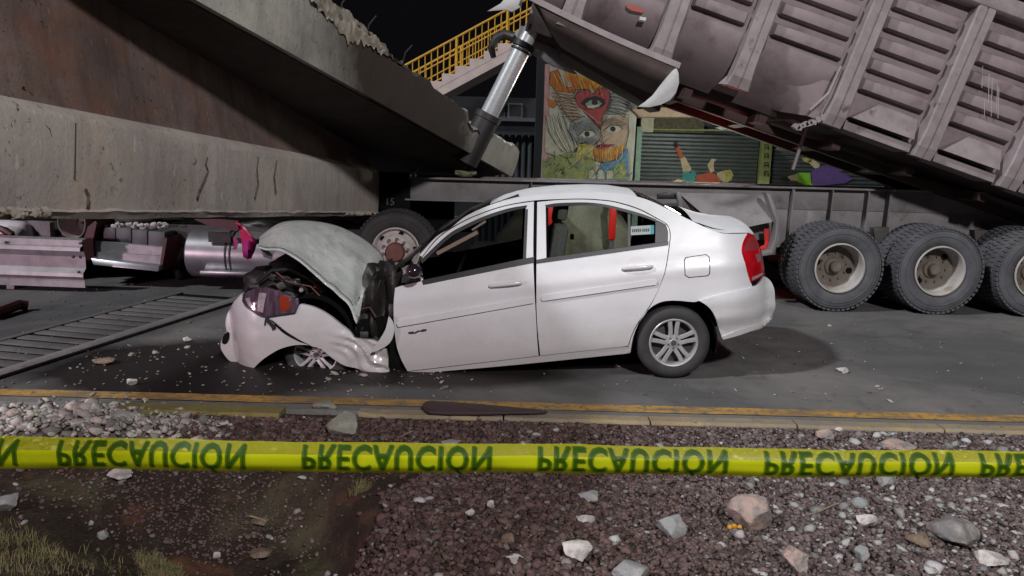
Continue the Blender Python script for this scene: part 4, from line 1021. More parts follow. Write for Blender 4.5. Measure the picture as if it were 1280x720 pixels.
# formwork joints: shallow grooves across flange and web
b = MB()
for t in (.085,):
    b = MB(); a, c_ = along(gn, gf, t), along(gnt, gft, t)
    b.bar(a.lerp(c_, .4) - gside*.001, c_ - Vector((0, 0, .03)) - gside*.001, .0022, .012, gside)
    obj('formwork_joint', b, CONC_DARK, girder)
CRACK = M('crack_stain', (.10, .085, .072), (.06, .05, .043), scale=20, rough=.95)
for pts in ([(258,196),(256,206),(259,214),(254,226),(248,238),(246,246)], [(12,138),(9,148),(12,158)], [(50,147),(54,156),(60,162),(62,172)], [(106,236),(110,245),(108,256)], [(322,196),(320,212),(322,230),(318,247)], [(345,200),(342,222),(344,242)]):
    b = MB()
    def on_flange(px, py):
        best = None
        for i in range(400):
            t = i/399; a, c_ = along(gn, gf, t), along(gnt, gft, t); y = (a.y + c_.y)/2; p = at(px, py, y)
            d = abs(p.x - (a.x + c_.x)/2)
            if best is None or d < best[0]: best = (d, p)
        return best[1]
    Q = [on_flange(*q) - gside*.006 for q in pts]
    for q0, q1 in zip(Q, Q[1:]): b.bar(q0, q1, random.uniform(.0022, .0045), .016, gside)
    obj('crack', b, CRACK, girder)
# deck slab of the span: ragged upper edge, dark underside
sn, sf = at(245, 0, 5.0), at(640, 221, 11.2)                          # lower edge of the fascia
un, uf = at(250, -117, 5.0), at(651, 187, 11.0)
slab = thing('bridge_deck_slab', sf + Vector((0, .2, -.05)), 'broken grey deck slab tilted down above the stained girder, its ragged end behind the chrome ram', 'concrete slab')
sback = Vector((-1, .12, .05)).normalized()
rings = []; NS = 260
for i in range(NS+1):
    t = -.62 + 1.62*i/NS; a = along(sn, sf, t); 
    # upper edge follows the broken line seen against the night sky
    tt = (t + .0); c_ = along(un, uf, tt)
    rag = .05*fbm(t*12, 8.8, 1.5) + .04*noise.noise(Vector((t*45, 1, 1))) + .03*noise.noise(Vector((t*110, 3, 1)))
    if .15 < t < .38: rag += .06
    if .70 < t < .78: rag -= .10
    h_ = (c_ - a); up_ = h_
    wob = .02*fbm(t*8, 3.1, 2.0)
    end = 0 if t < .985 else .02
    rings.append([a + sback*3.0 + Vector((0, 0, .12)), a + sback*.05 + Vector((0, 0, .02)), a, a + up_*.08 + Vector((wob*.4, -wob, 0)), a + up_*.35 + Vector((wob, -wob, 0)), a + up_*.7 + Vector((wob*.6, wob, 0)),
                  c_ + Vector((-.02, 0, rag - .03)), c_ + Vector((-.06, .05, rag)), c_ + sback*.35 + Vector((0, .1, rag*.6 + .03)), c_ + sback*2.6 + Vector((0, 0, .1))])
b = MB(); b.loft(rings); e = rings[-1]; k = len(b.v); b.v += [tuple(p) for p in e]; b.f.append(tuple(range(k, k+len(e))))
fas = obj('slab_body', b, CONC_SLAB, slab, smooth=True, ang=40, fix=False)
# torn pale strip along the upper edge, ragged below
b = MB(); rings = []
for i in range(141):
    t = .10 + .34*i/140; a = along(sn, sf, t); c_ = along(un, uf, t); h_ = c_ - a
    rag = .05*fbm(t*12, 8.8, 1.5) + .04*noise.noise(Vector((t*45, 1, 1))) + (.06 if .15 < t < .38 else 0)
    lo = .74 - .20*abs(noise.noise(Vector((t*38, 2, 6)))) - .12*noise.noise(Vector((t*120, 5, 6))) + .25*abs(t - .27)/.17
    top = c_ + Vector((-.02, 0, rag - .02)); low = a + h_*min(lo, .97)
    row = []
    for k in range(7):
        q = k/6; p = low.lerp(top, q); n_ = .035*noise.fractal(Vector((t*60, q*3, 2)), 1, 2, 4)
        row.append(p + Vector((.010 + n_*.6, -.022*math.sin(math.pi*min(1, q*1.3 + .1)) - n_, n_*.4)))
    row.append(c_ + Vector((-.08, .06, rag + .02*noise.noise(Vector((t*90, 0, 0))))))
    rings.append(row)
b.loft(rings); obj('torn_edge', b, BROKEN, slab, smooth=True, ang=22, fix=False)
b = MB()
rings = []
for i in range(41):
    t = -.62 + 1.6*i/40; a = along(sn, sf, t)
    rings.append([a + sback*.10 + Vector((0, 0, .01)), a + sback*.45 + Vector((0, 0, -.10)), a + sback*3.0 + Vector((0, 0, -.10))])
b.loft(rings); obj('soffit', b, CONC_DARK, slab, fix=False)
# reinforcing bars sticking out of the broken top
b = MB()
for t in (.26, .33, .44):
    p = along(un, uf, t) + Vector((-.05, .05, 0)); b.tube([p, p + Vector((.03, -.02, .10)), p + Vector((.10, -.05, .17))], .007, 5)
obj('rebar', b, DARK_STEEL, slab)

# ================================================================== DUMP TRAILER
YT = 9.0                                                              # near side of the truck
trailer = thing('dump_trailer', (at(1045, 388, YT).x, 10.25, 0), 'grey mauve dump trailer with its ribbed bed raised behind the white car', 'dump trailer')
RY = 9.86
# main frame rails
def rail(Y, name='frame_rail'):
    b = MB()
    zt = at(512, 222, RY).z; x0, x1 = at(512, 222, RY).x, 9.5; zb = at(512, 249, RY).z
    b.box(((x0+x1)/2, Y, (zt+zb)/2), (x1-x0, .02, zt-zb))
    b.box(((x0+x1)/2, Y, zt), (x1-x0+.02, .17, .024)); xs_ = at(845, 250, RY).x
    b.box(((x0-.05+xs_)/2, Y, zb), (xs_-x0+.05, .17, .022))
    b.box(((xs_+x1)/2, Y+.012, zb-.24), (x1-xs_, .02, .48)); b.box(((xs_+x1)/2, Y+.012, zb-.48), (x1-xs_, .16, .022))
    return obj(name, b, STEEL_GREY, trailer, bevel=.004)
rail(RY); rail(RY + .86)
ztop = at(512, 222, RY).z; zbot = at(512, 249, RY).z
for px in (664, 992, 1041, 1086, 1113):
    b = MB(); x = at(px, 245, RY-.12).x; low = zbot if px < 800 else zbot-.46
    b.prism([(x-.008, RY-.13, ztop-.02), (x-.008, RY-.011, ztop-.014), (x-.008, RY-.011, low+.02), (x-.008, RY-(.03 if px < 800 else .10), low+.02)], (.016, 0, 0))
    obj('gusset', b, STEEL_GREY, trailer)
# cross members between rails
for px in (540, 640, 760, 900, 1000, 1100, 1200):
    x = at(px, 240, RY+.4).x; b = MB().box((x, RY+.43, ztop-.14), (.10, .82, .16)); obj('cross_member', b, FRAME_DARK, trailer)
# added legs, their red standing in for red light seen through the car window
LEG_GLOW = M('leg_glow_red', (.62, .018, .012), rough=.4)
for px, w_ in ((764.5, .075), (686.5, .085)):
    q = at(px, 299, 8.95); x = q.x; obj('added_leg', MB().box((x, 8.95, (q.z + 1.26)/2), (w_, .10, 1.26 - q.z)), LEG_GLOW, trailer, bevel=.006)
    obj('leg_foot', MB().box((x, 8.95, q.z/2), (w_*.7, .07, q.z)).box((x, 8.95, .03), (.22, .24, .06)), FRAME_DARK, trailer, bevel=.006)
    obj('leg_brace', MB().bar((x, 8.95, 1.22), (x, 9.9, 1.24), .06, .06, Vector((1, 0, 0))), FRAME_DARK, trailer)
# hanger box and slanted plate in front of the wheels
def plate(name, pxs, Y, th, mat, parent, bevel=.004):
    b = MB().prism([at(x, y, Y) for x, y in pxs], (0, th, 0)); return obj(name, b, mat, parent, bevel=bevel)
plate('hanger_plate', [(848,241),(852,266),(905,288),(930,300),(968,300),(972,272),(957,243)], 9.55, .03, STEEL_GREY, trailer)
b = MB(); q0, q1, q2, q3 = at(850, 243, 9.54), at(957, 245, 9.54), at(972, 276, 9.30), at(905, 290, 9.30)
b.add([q0, q1, q2, q3, q0+Vector((0,.02,.0)), q1+Vector((0,.02,0)), q2+Vector((0,.02,0)), q3+Vector((0,.02,0))], [(0,1,2,3),(7,6,5,4),(0,4,5,1),(1,5,6,2),(2,6,7,3),(3,7,4,0)])
obj('slanted_plate', b, STEEL_GREY, trailer)
plate('gusset', [(846,240),(851,240),(855,262),(850,264)], 9.42, .12, STEEL_GREY, trailer)
plate('gusset', [(958,241),(963,243),(975,274),(974,300),(967,318),(944,322),(944,318),(963,313),(969,298),(970,276)], 9.22, .16, STEEL_GREY, trailer)
b = MB(); b.box(at(940, 300, 9.62), (.62, .03, .36)); obj('lamp_box', b, FRAME_DARK, trailer)
lamp_red = MB(); lamp_red.prism([at(x, y, 9.40) for x, y in ((955,286),(962,286),(961,310),(950,312),(949,309),(956,306))], (0, .02, 0)); obj('tail_lamp', lamp_red, M('lit_red_paint', (.62, .03, .03), rough=.35), trailer)
plate('air_line_cap', [(822,243),(838,240),(846,243),(846,249),(822,249)], 9.5, .06, BLACK_PL, trailer)
plate('spring_hanger', [(1092,285),(1112,284),(1108,318),(1096,318)], 9.6, .12, FRAME_DARK, trailer)
plate('spring_hanger', [(1218,288),(1234,288),(1230,320),(1222,320)], 9.6, .12, FRAME_DARK, trailer)
# axles and wheels
def truck_tyre_mesh(o, L, rad=.525, mat=None, width=.27):
    q = rad
    prof = [(q*.56, width-.03), (q*.56, .03), (q*.60, .006), (q*.72, -.012), (q*.86, -.010), (q*.945, .008), (q*.975, .03), (q*.985, .07), (q*.985, width-.07), (q*.975, width-.03), (q*.945, width-.008), (q*.86, width+.01), (q*.60, width-.006)]
    t = obj('tyre', MB().lathe(prof, 72), mat, o, smooth=True, loc=L)
    b = MB(); nb = 54
    for k in range(nb):
        for row, (y_, wy) in enumerate(((.026, .070), (width*.5, .08), (width-.026, .070))):
            a = 2*math.pi*(k + .5*(row == 1))/nb
            rd, tg = Vector((math.cos(a), 0, math.sin(a))), Vector((-math.sin(a), 0, math.cos(a)))
            rot_ = Matrix((tg, Vector((0, 1, 0)), rd)).transposed()
            sh = -.010 if row != 1 else 0
            b.box(rd*(q*.985 + sh*.6) + Vector((0, y_, 0)), (2*math.pi*q/nb*.66, wy, .020), rot_)
    obj('tread', b, mat, o, loc=L, fix=False)
    # raised ring and lettering bars on the wall
    b = MB().lathe([(q*.78, -.012), (q*.785, -.0165), (q*.80, -.0165), (q*.805, -.012)], 72); 
    b.lathe([(q*.91, -.003), (q*.915, -.008), (q*.93, -.006), (q*.935, .002)], 72)
    obj('wall_ring', b, mat, o, smooth=True, loc=L)
    return t
def truck_wheel(c_, mat, deep=True, parent=None, hub=HUB_DIRT):
    o = bpy.data.objects.new('wheel', None); COL.objects.link(o); o.parent = parent
    o.location = Vector(c_) - org(parent); ORG[o.name] = Vector((0, 0, 0)); L = Vector((0, 0, 0)); q = .525
    truck_tyre_mesh(o, L, mat=mat)
    if deep:
        prof = [(q*.575, .004), (q*.57, -.010), (q*.545, -.012), (q*.53, .0), (q*.515, .045), (q*.49, .16), (q*.475, .19), (q*.30, .20), (q*.22, .195)]
        obj('rim', MB().lathe(prof, 64), RIM_STEEL, o, smooth=True, ang=45, loc=L)
        obj('disc', MB().lathe([(q*.47, .186), (q*.36, .196), (q*.24, .19), (0, .19)], 48), hub, o, smooth=True, loc=L)
        obj('hub', MB().lathe([(q*.21, .19), (q*.20, .165), (q*.135, .155), (q*.125, .10), (q*.10, .088), (0, .085)], 36), hub, o, smooth=True, ang=30, loc=L)
        for k in range(10):
            a = 2*math.pi*k/10 + .2
            obj('lug_nut', MB().lathe([(0, .165), (.010, .166), (.012, .19)], 6, (q*.30*math.cos(a), 0, q*.32*math.sin(a))), hub, o, loc=L)
        for a in (-.25, 2.9):
            obj('hand_hole', MB().lathe([(0, .181), (.036, .181), (.038, .19)], 18, (q*.385*math.cos(a), 0, q*.385*math.sin(a))), GAP_BLACK, o, smooth=True, loc=L)
    else:
        prof = [(q*.575, .004), (q*.57, -.010), (q*.545, -.012), (q*.53, .0), (q*.50, .03), (q*.49, .05), (q*.44, .03), (q*.38, -.02), (q*.35, -.035), (q*.20, -.035)]
        obj('rim', MB().lathe(prof, 64), RIM_STEEL, o, smooth=True, ang=45, loc=L)
        obj('hub', MB().lathe([(q*.235, -.03), (q*.23, -.075), (q*.20, -.105), (0, -.115)], 36), hub, o, smooth=True, ang=30, loc=L)
        for k in range(10):
            a = 2*math.pi*k/10 + .2
            obj('lug_nut', MB().lathe([(0, -.075), (.020, -.073), (.023, -.03)], 6, (q*.305*math.cos(a), 0, q*.305*math.sin(a))), HUB_DIRT, o, loc=L)
        for a in (.15, 1.3, 2.4, 3.6, 4.7, 5.6):
            obj('hand_hole', MB().lathe([(0, .0), (.030, .0), (.032, .03)], 18, (q*.435*math.cos(a), .012, q*.435*math.sin(a))), GAP_BLACK, o, smooth=True, loc=L)
    return o
WX = [at(1050, 333, YT).x, at(1174, 338, YT).x, at(1297, 343, YT).x]
w_out = truck_wheel((WX[0], YT, .53), TRUCK_RUBBER, parent=trailer)
w_in = truck_wheel((WX[0], YT+.34, .53), TRUCK_RUBBER, parent=trailer)
for c_ in list(w_in.children):
    if not c_.name.startswith(('tyre', 'tread')): bpy.data.objects.remove(c_)
for i, x in enumerate(WX):
    rot = R(37*i)
    if i:
        c_ = copy_tree(w_out, trailer); c_.location = Vector((x, YT - .02*i, .53)) - org(trailer); c_.rotation_euler = (0, R(-61*i), 0)
        c_ = copy_tree(w_in, trailer); c_.location = Vector((x, YT+.34, .53)) - org(trailer)
    c_ = copy_tree(w_in, trailer); c_.location = Vector((x, YT+1.90, .53)) - org(trailer)
    c_ = copy_tree(w_out, trailer); c_.location = Vector((x, YT+2.52, .53)) - org(trailer); c_.rotation_euler = (0, 0, math.pi)
    obj('axle', MB().tube([(x, YT+.2, .53), (x, YT+2.3, .53)], .075, 12), FRAME_DARK, trailer, smooth=True)

# ------ raised bed: s runs up towards its front, n is across its height, y is inward
BO = at(1280, 243, YT); _bf = at(1020, 150, YT)
es = Vector((_bf.x - BO.x, 0, _bf.z - BO.z)).normalized(); en = Vector((es.z, 0, -es.x)); en = en if en.z > 0 else -en
def bed(s, n, y=0.0): return BO + es*s + en*n + Vector((0, y, 0))
def bed_sn(px, py, Y=YT): q = at(px, py, Y) - BO; return q.dot(es), q.dot(en)
SF, SR, NT = bed_sn(690, 20)[0] + .25, -2.4, 1.80
def bedprism(prof, s0, s1, mat, name, parent=trailer, bevel=0, k0=1.0):
    """prof of (n, y) pushed along s"""
    b = MB(); n_ = len(prof)
    b.v = [tuple(bed(s0, n, y)) for n, y in prof] + [tuple(bed(s1, n, y)) for n, y in prof]
    b.f = [tuple(range(n_)), tuple(range(2*n_-1, n_-1, -1))] + [(i, (i+1) % n_, n_+(i+1) % n_, n_+i) for i in range(n_)]
    return obj(name, b, mat, parent, bevel=bevel)
ribs_px = [(1262,215,1290,150), (1152,186,1208,40), (1040,146,1106,0), (922,102,974,0), (826,66,856,0), (716,16,730,-8)]
RS = [bed_sn(x0, y0)[0] for x0, y0, x1, y1 in ribs_px] + []
bedb = trailer
# body shell: side curving under at the front, floor, far side
b = MB(); rings = []
for i in range(41):
    s = SR + (SF - SR)*i/40; cu = min(1, max(0, (s - 2.75)/.25))          # front part has a rounded lower side
    pr = [(NT, .02)] + [(.62, .02), (.45, .03 + .03*cu), (.28, .04 + .10*cu), (.12, .05 + .26*cu), (.02, .06 + .45*cu)]
    rings.append([bed(s, n, y) for n, y in pr])
b.loft(rings); obj('bed_side', b, BED, trailer, smooth=True, ang=35, fix=False)
b = MB(); rings = []
for i in range(41):
    s = SR + (SF - SR)*i/40; cu = min(1, max(0, (s - 2.75)/.25))
    rings.append([bed(s, n, y) for n, y in ((.02, .06 + .45*cu), (.01 - .09*cu, .12 + .75*cu), (-.02 - .08*cu, 1.25), (-.08*cu, 2.4 - .75*cu), (.12, 2.44 - .26*cu), (.45, 2.46), (NT, 2.48))])
b.loft(rings); obj('bed_floor', b, BED_UNDER_SHADE, trailer, smooth=True, ang=35, fix=False)
b = MB(); b.add([bed(SF, n, y) for n, y in ((NT, 0), (.1, .3), (-.1, .8), (-.1, 1.7), (.1, 2.2), (NT, 2.5))], [(0,1,2,3,4,5)]); obj('front_wall', b, BED, trailer, solid=.03)
# pressed side strips between the ribs
def strip(s0, s1, n0, n1, out=.085, parent=trailer):
    """one pressed panel: sloping ledge above, flat face, short return below"""
    e_ = .05; b = MB()
    o = [(s0, n1), (s1, n1), (s1, n0), (s0, n0)]; i_ = [(s0+e_*.6, n1-.035), (s1-e_*.6, n1-.035), (s1-e_*.6, n0+.012), (s0+e_*.6, n0+.012)]
    b.add([bed(s, n, .02) for s, n in o] + [bed(s, n, .02-out) for s, n in i_], [(4,5,6,7), (0,1,5,4), (1,2,6,5), (2,3,7,6), (3,0,4,7)])
    return obj('side_panel', b, BED, parent, bevel=.006)
bays = [(RS[0]-1.3, RS[0]-.16), (RS[0]+.16, RS[1]-.15), (RS[1]+.15, RS[2]-.15), (RS[2]+.15, RS[3]-.15), (RS[3]+.15, RS[4]-.14), (RS[4]+.14, RS[5]-.14), (RS[5]+.14, SF-.05)]
for bi, (s0, s1) in enumerate(bays):
    if bi <= 2:
        for k in range(5): strip(s0, s1, .47 + .235*k, .47 + .235*k + .160)
        b = MB(); sm = s0 + (s1-s0)*.28                               # wedge plate at the foot of the bay
        b.add([bed(s0+.03, .14, -.12), bed(s1-.03, .14, -.12), bed(s1-.34, .43, .02), bed(s0+.03, .40, .02), bed(s0+.03, .16, .02), bed(s1-.03, .16, .02)], [(0,1,2,3), (0,3,4), (1,5,2), (0,4,5,1)])
        obj('foot_plate', b, BED_RAIL, trailer)
        b = MB(); b.add([bed(s0, .00, -.05), bed(s1, .00, -.05), bed(s1, .085, -.05), bed(s0, .085, -.05), bed(s0, .004, .30), bed(s1, .004, .30), bed(s1, .12, .02), bed(s0, .12, .02)], [(0,1,2,3), (0,4,5,1), (3,2,6,7)])
        obj('bottom_rail', b, BED_RAIL, trailer)
        bedprism([(.090, -.012), (.125, -.012), (.125, .01), (.090, .01)], s0+.12, s1-.06, GAP_BLACK, 'rail_slot')
    else:
        for k in range(4): strip(s0, s1, .70 + .235*k, .70 + .235*k + .160)
        b = MB(); rr_ = []                                             # big smooth lower plate that rolls under
        for j in range(13):
            n = .66 - .70*j/12; y = .0 + .5*max(0, (.62 - n)/.62)**2.1
            rr_.append([bed(s0 + (s1-s0)*k/8, n, y - .012*math.sin(math.pi*k/8)) for k in range(9)])
        b.loft(rr_); obj('lower_plate', b, BED, trailer, smooth=True, fix=False)
# hat-section ribs
for ri, (x0, y0, x1, y1) in enumerate(ribs_px):
    a_s = RS[ri]; foot = -.02 if ri < 3 else .02; top = NT + .0
    hw = .125
    b = MB(); fl_ = .05 if ri >= 3 else 0
    rings = []
    for n, wk, yo in ((foot, 1.25 if ri >= 3 else 1.0, -.10), (foot+.12, 1.05, -.14), (foot+.3, .95, -.15), (top-.12, .92, -.15), (top-.02, .90, -.13)):
        h_ = hw*wk
        rings.append([bed(a_s-h_, n, .03), bed(a_s-h_*.92, n, yo+.02), bed(a_s-h_*.80, n, yo), bed(a_s-.012, n, yo), bed(a_s-.008, n, yo+.02), bed(a_s+.008, n, yo+.02), bed(a_s+.012, n, yo), bed(a_s+h_*.80, n, yo), bed(a_s+h_*.92, n, yo+.02), bed(a_s+h_+(.04 if n == foot and ri >= 3 else 0), n, .03)])
    b.loft(rings); b.f.append(tuple(range(10))[::-1]); b.f.append(tuple(40+i for i in range(10)))
    obj('side_rib', b, BED_RAIL, trailer, fix=True)
# torn lower end of the third rib
b = MB()
for k in range(7):
    s = RS[2] + .13 + .04*k; b.box(bed(s, .02 - .03*k + random.uniform(-.02, .02), -.06), (.07, .08, .05), Matrix.Rotation(random.uniform(0, 3), 3, 'Y'))
b.tube([bed(RS[2]+.16, .62, -.10), bed(RS[2]+.18, .3, -.11), bed(RS[2]+.30, .06, -.09)], .018, 6)
obj('torn_bracket', b, BED_RAIL, trailer)
# top rail
bedprism([(NT-.10, .03), (NT-.10, -.10), (NT-.07, -.15), (NT+.02, -.15), (NT+.04, -.13), (NT+.04, -.07), (NT+.12, -.06), (NT+.14, -.03), (NT+.14, .10), (NT+.05, .10)], SR, SF, BED_RAIL, 'top_rail', bevel=.008)
bedprism([(NT-.10, 2.40), (NT-.10, 2.6), (NT+.14, 2.6), (NT+.14, 2.40)], SR, SF, BED_RAIL, 'top_rail', bevel=.008)
# long beams under the floor
for y in (.72, 1.62):
    bedprism([(-.11, y), (-.11, y+.14), (-.22, y+.14), (-.22, y)], SR, SF-1.4, BED_UNDER_SHADE, 'floor_beam', bevel=.01)
for k in range(7):
    s = -1.6 + k*.95; b = MB(); b.add([bed(s-.05, n, y) for n, y in ((-.11, .25), (-.11, 2.2), (-.20, 2.2), (-.20, .25))] + [bed(s+.05, n, y) for n, y in ((-.11, .25), (-.11, 2.2), (-.20, 2.2), (-.20, .25))], [(0,1,2,3),(7,6,5,4),(0,4,5,1),(1,5,6,2),(2,6,7,3),(3,7,4,0)])
    obj('floor_cross_beam', b, BED_UNDER_SHADE, trailer)
DRIP = M('pale_drip', (.37, .32, .33), rough=.7)
for k in range(6):
    x = 1238 + random.uniform(-13, 14); y0 = 80 + random.uniform(0, 45); L_ = random.uniform(20, 55)
    bq = [at(x + .26*0, y0, YT-.068), at(x+.8, y0, YT-.068), at(x+.6 - L_*.03, y0+L_, YT-.068), at(x - L_*.03, y0+L_, YT-.068)]
    obj('paint_drip', MB().prism(bq, (0, .003, 0)), DRIP, trailer)
# number patches and small plate on the front lower panel
def bed_patch(pxs, mat, name, y):
    return obj(name, MB().prism([at(px, py, YT + y) for px, py in pxs], (0, .004, 0)), mat, trailer)
bed_patch([(783,5),(800,9),(806,13),(803,16),(789,13),(783,9)], M('faded_red_mark', (.36, .075, .06), rough=.7), 'red_mark', -.022)
bed_patch([(800,20.5),(808,22),(807,26),(799,24.5)], BARE, 'reflector_plate', -.024)
# torn apron under the front of the bed: a trough with a pale end plate
def trough(s, k=1.0):
    return [bed(s, .06, -.12), bed(s, .00, -.135), bed(s, -.02, -.12), bed(s, -.08, -.10), bed(s, -.15, -.04), bed(s, -.21, .08), bed(s, -.25, .25), bed(s, -.27, .50)]
sl0, sl1 = bed_sn(846, 86)[0], bed_sn(652, 2)[0]
b = MB(); rings = []
for i in range(31):
    t = i/30; s = sl0 + (sl1 - sl0)*t
    sag = .10*math.sin(math.pi*t)
    rings.append([p - en*sag*.25 + en*.16*t - es*(.085*k*t) for k, p in enumerate(trough(s))])
b.loft(rings); obj('torn_apron', b, LIP, trailer, smooth=True, ang=30, fix=False, solid=.02)
b = MB(); rings = []
for i in range(31):
    t = i/30; s = sl0 + (sl1 - sl0)*t; sag = .10*math.sin(math.pi*t); o = -en*sag*.25 + en*.16*t
    rings.append([bed(s, .06, -.125)+o, bed(s, .065, -.150)+o, bed(s, .0, -.155)+o, bed(s, -.005, -.138)+o])
b.loft(rings, close=True); obj('apron_edge', b, BED_RAIL, trailer)
plate('apron_end', [(846,84),(848.5,92),(849,104),(845,116),(838,125),(826,131),(812,134),(797,133.5),(806,127.5),(816,119),(825,107),(833,97),(841,88)], YT-.14, .03, BARE, trailer)
# broad dark belly plate between the apron and the floor
b = MB(); b.add([bed(sl0+.05, -.02, -.08), bed(sl1-.15, .14, -.08), bed(sl1-.62, -.13, .7), bed(sl0-.1, -.40, .75), bed(sl1-.62, -.05, 2.2), bed(sl0-.2, -.3, 2.2)], [(0,1,2,3), (3,2,4,5)])
obj('belly_plate', b, BED_UNDER_SHADE, trailer, solid=.02)
plate('torn_plate', [(609,14),(626,4),(636,-8),(655,-10),(652,8),(640,15),(632,12),(622,13)], 9.0, .03, BARE, trailer)
plate('hinge_plate', [(643,42),(652,32),(664,36),(690,60),(696,62),(696,72),(686,80),(668,62),(648,50)], 9.95, .05, GALV, trailer)
plate('hinge_plate', [(668,62),(690,66),(705,78),(722,92),(716,92),(690,82),(666,68)], 9.75, .05, GALV, trailer)
b = MB(); b.tube([at(x, y, 10.1) for x, y in ((617,72),(614,60),(620,48),(630,43),(641,46),(650,54))], [.035,.05,.06,.065,.065,.06], 10); obj('torn_hose', b, DARK_STEEL, trailer, smooth=True)
# telescopic ram
ram0, ram1 = at(583, 200, 9.75), at(668, 30, 9.75); rd_ = (ram1-ram0)
def stage(t0, t1, r_, mat, name, parent):
    return obj(name, MB().tube([ram0+rd_*t0, ram0+rd_*(t0+.004), ram0+rd_*(t1-.004), ram0+rd_*t1], [r_*.93, r_, r_, r_*.93], 28), mat, parent, smooth=True, ang=40)
ram = stage(-.02, .33, .158, DARK_STEEL, 'hydraulic_ram', trailer)
stage(.30, .345, .172, DARK_STEEL, 'collar', ram)
stage(.33, .84, .115, CHROME, 'chrome_stage', ram); stage(.80, .815, .136, DARK_STEEL, 'collar', ram); stage(.825, .865, .140, DARK_STEEL, 'collar', ram)
stage(.85, 1.04, .096, CHROME, 'chrome_stage', ram)
# prop rod, hoses, and rag on the frame
obj('prop_rod', MB().tube([at(1008, 160, 9.5), at(991, 212, 9.5)], .022, 8), GALV, trailer, smooth=True)
obj('air_hose', MB().tube([at(x, y, RY-.05) for x, y in ((517,223),(517,214),(526,205),(540,198),(556,195),(570,198),(578,206),(581,218))], .022, 8), FRAME_DARK, trailer, smooth=True)
rag = MB(); V, F_ = ico_base(3); c0 = at(582, 216, RY-.02)
rag.add([c0 + Vector((q[0]*.135, q[1]*.07, q[2]*.055))*(1 + .3*noise.noise(Vector(q)*2.3)) for q in V], [tuple(f) for f in F_])
tag(obj('rag', rag, M('dirty_rag', (.20, .20, .13), (.14, .14, .09), scale=14, rough=.95), smooth=True), 'small dirty yellowish rag lying on the trailer frame below the ram', 'rag')

# ================================================================== TRACTOR UNDER THE GIRDER
tractor = thing('truck_tractor', (at(300, 350, 9.8).x, 10.3, 0), 'crushed truck tractor with silver fuel tank and battery box beneath the fallen girder', 'truck')
def tractor_part(name, mb, mat, parent=None, **k): return obj(name, mb, mat, parent or tractor, **k)
tw = at(494, 312, 9.35)
w_f = truck_wheel((tw.x, 9.40, .54), DARK_RUBBER, deep=False, parent=tractor, hub=HUB_RED)
w_f2 = copy_tree(w_f, tractor); w_f2.location = Vector((tw.x, 9.40+2.3, .54)) - org(tractor); w_f2.rotation_euler = (0, 0, math.pi)
tractor_part('axle', MB().tube([(tw.x, 9.6, .54), (tw.x, 11.5, .54)], .07, 10), FRAME_DARK, smooth=True)
for Y in (9.95, 10.75): tractor_part('frame_rail', MB().box(((at(0, 300, 9.9).x-2 + tw.x+.9)/2, Y, .62), (tw.x+.9 - at(0, 300, 9.9).x + 2, .09, .26)), FRAME_DARK)
# fuel tank
fa, fb_ = at(241, 316, 9.75), at(372, 321, 9.75); dx_ = (fb_-fa)
ft = tractor_part('fuel_tank', MB().tube([fa, fa+dx_*.004, fa+dx_*.02, fa+dx_*.98, fb_], [.20, .28, .305, .305, .25], 36), ALU, smooth=True, ang=35)
for px in (292, 297.5): b = MB().lathe([(.303, -.012), (.312, -.010), (.312, .010), (.303, .012)], 36, (at(px, 318, 9.75).x, 9.75, fa.z), axis='x'); tractor_part('strap', b, DARK_STEEL, ft, smooth=True)
b = MB(); b.box((at(300, 340, 9.42).x, 9.42, at(300, 341, 9.42).z), (.95, .16, .045)); tractor_part('step_board', b, ALU, bevel=.006)
b = MB(); b.box((at(276, 296, 9.5).x, 9.47, at(276, 296, 9.5).z), (.28, .03, .13)); tractor_part('tank_plate', b, BAY, ft)
# battery box
bx = tractor_part('battery_tray', MB().prism([at(x, y, 9.52) for x, y in ((119,301),(205,309.5),(203,319.5),(119.5,314))], (0, .5, 0)), GALV)
tractor_part('tray_front', MB().prism([at(x, y, 9.50) for x, y in ((119.5,314.6),(203,320),(199,336),(121,324.5))], (0, .02, 0)), GALV, bx)
st_ = MB(); q = [at(113,322.5,9.40), at(199,332.5,9.40), at(198,339.5,9.36), at(116.5,331,9.36)]
st_.prism(q, (0, .14, .01)); tractor_part('step_board', st_, ALU, bx, bevel=.008)
tractor_part('box_side', MB().prism([at(x, y, 9.48) for x, y in ((203,309),(207,296),(209,298),(202,338),(196,338),(200,330))], (0, .5, 0)), RED_PAINT, bx)
tractor_part('box_side', MB().prism([at(x, y, 9.48) for x, y in ((104,300),(110,283),(119,276),(121,278),(116,300),(118,324),(108,326),(104,316))], (0, .5, 0)), RED_PAINT, bx)
for x0, y0, x1, y1 in ((129,284,144,301.5), (144.8,284.5,164,304), (165,287,184,306), (185.2,289,206,308)):
    tractor_part('battery', MB().prism([at(x0,y0,9.60), at(x1,y0+1.2,9.60), at(x1,y1+1.5,9.60), at(x0,y1,9.60)], (0, .3, 0)), BATT, bx, bevel=.008)
cr = []
for k in range(42): cr.append(at(130 + 78*random.random(), 279 + 5*random.random() + (2 if random.random() < .3 else 0), 9.62 + .2*random.random()))
cf = flakes('concrete_crumbs', cr, .012, .036, M('pale_crumbs', (.45, .43, .41), rough=.9), bx, 21)
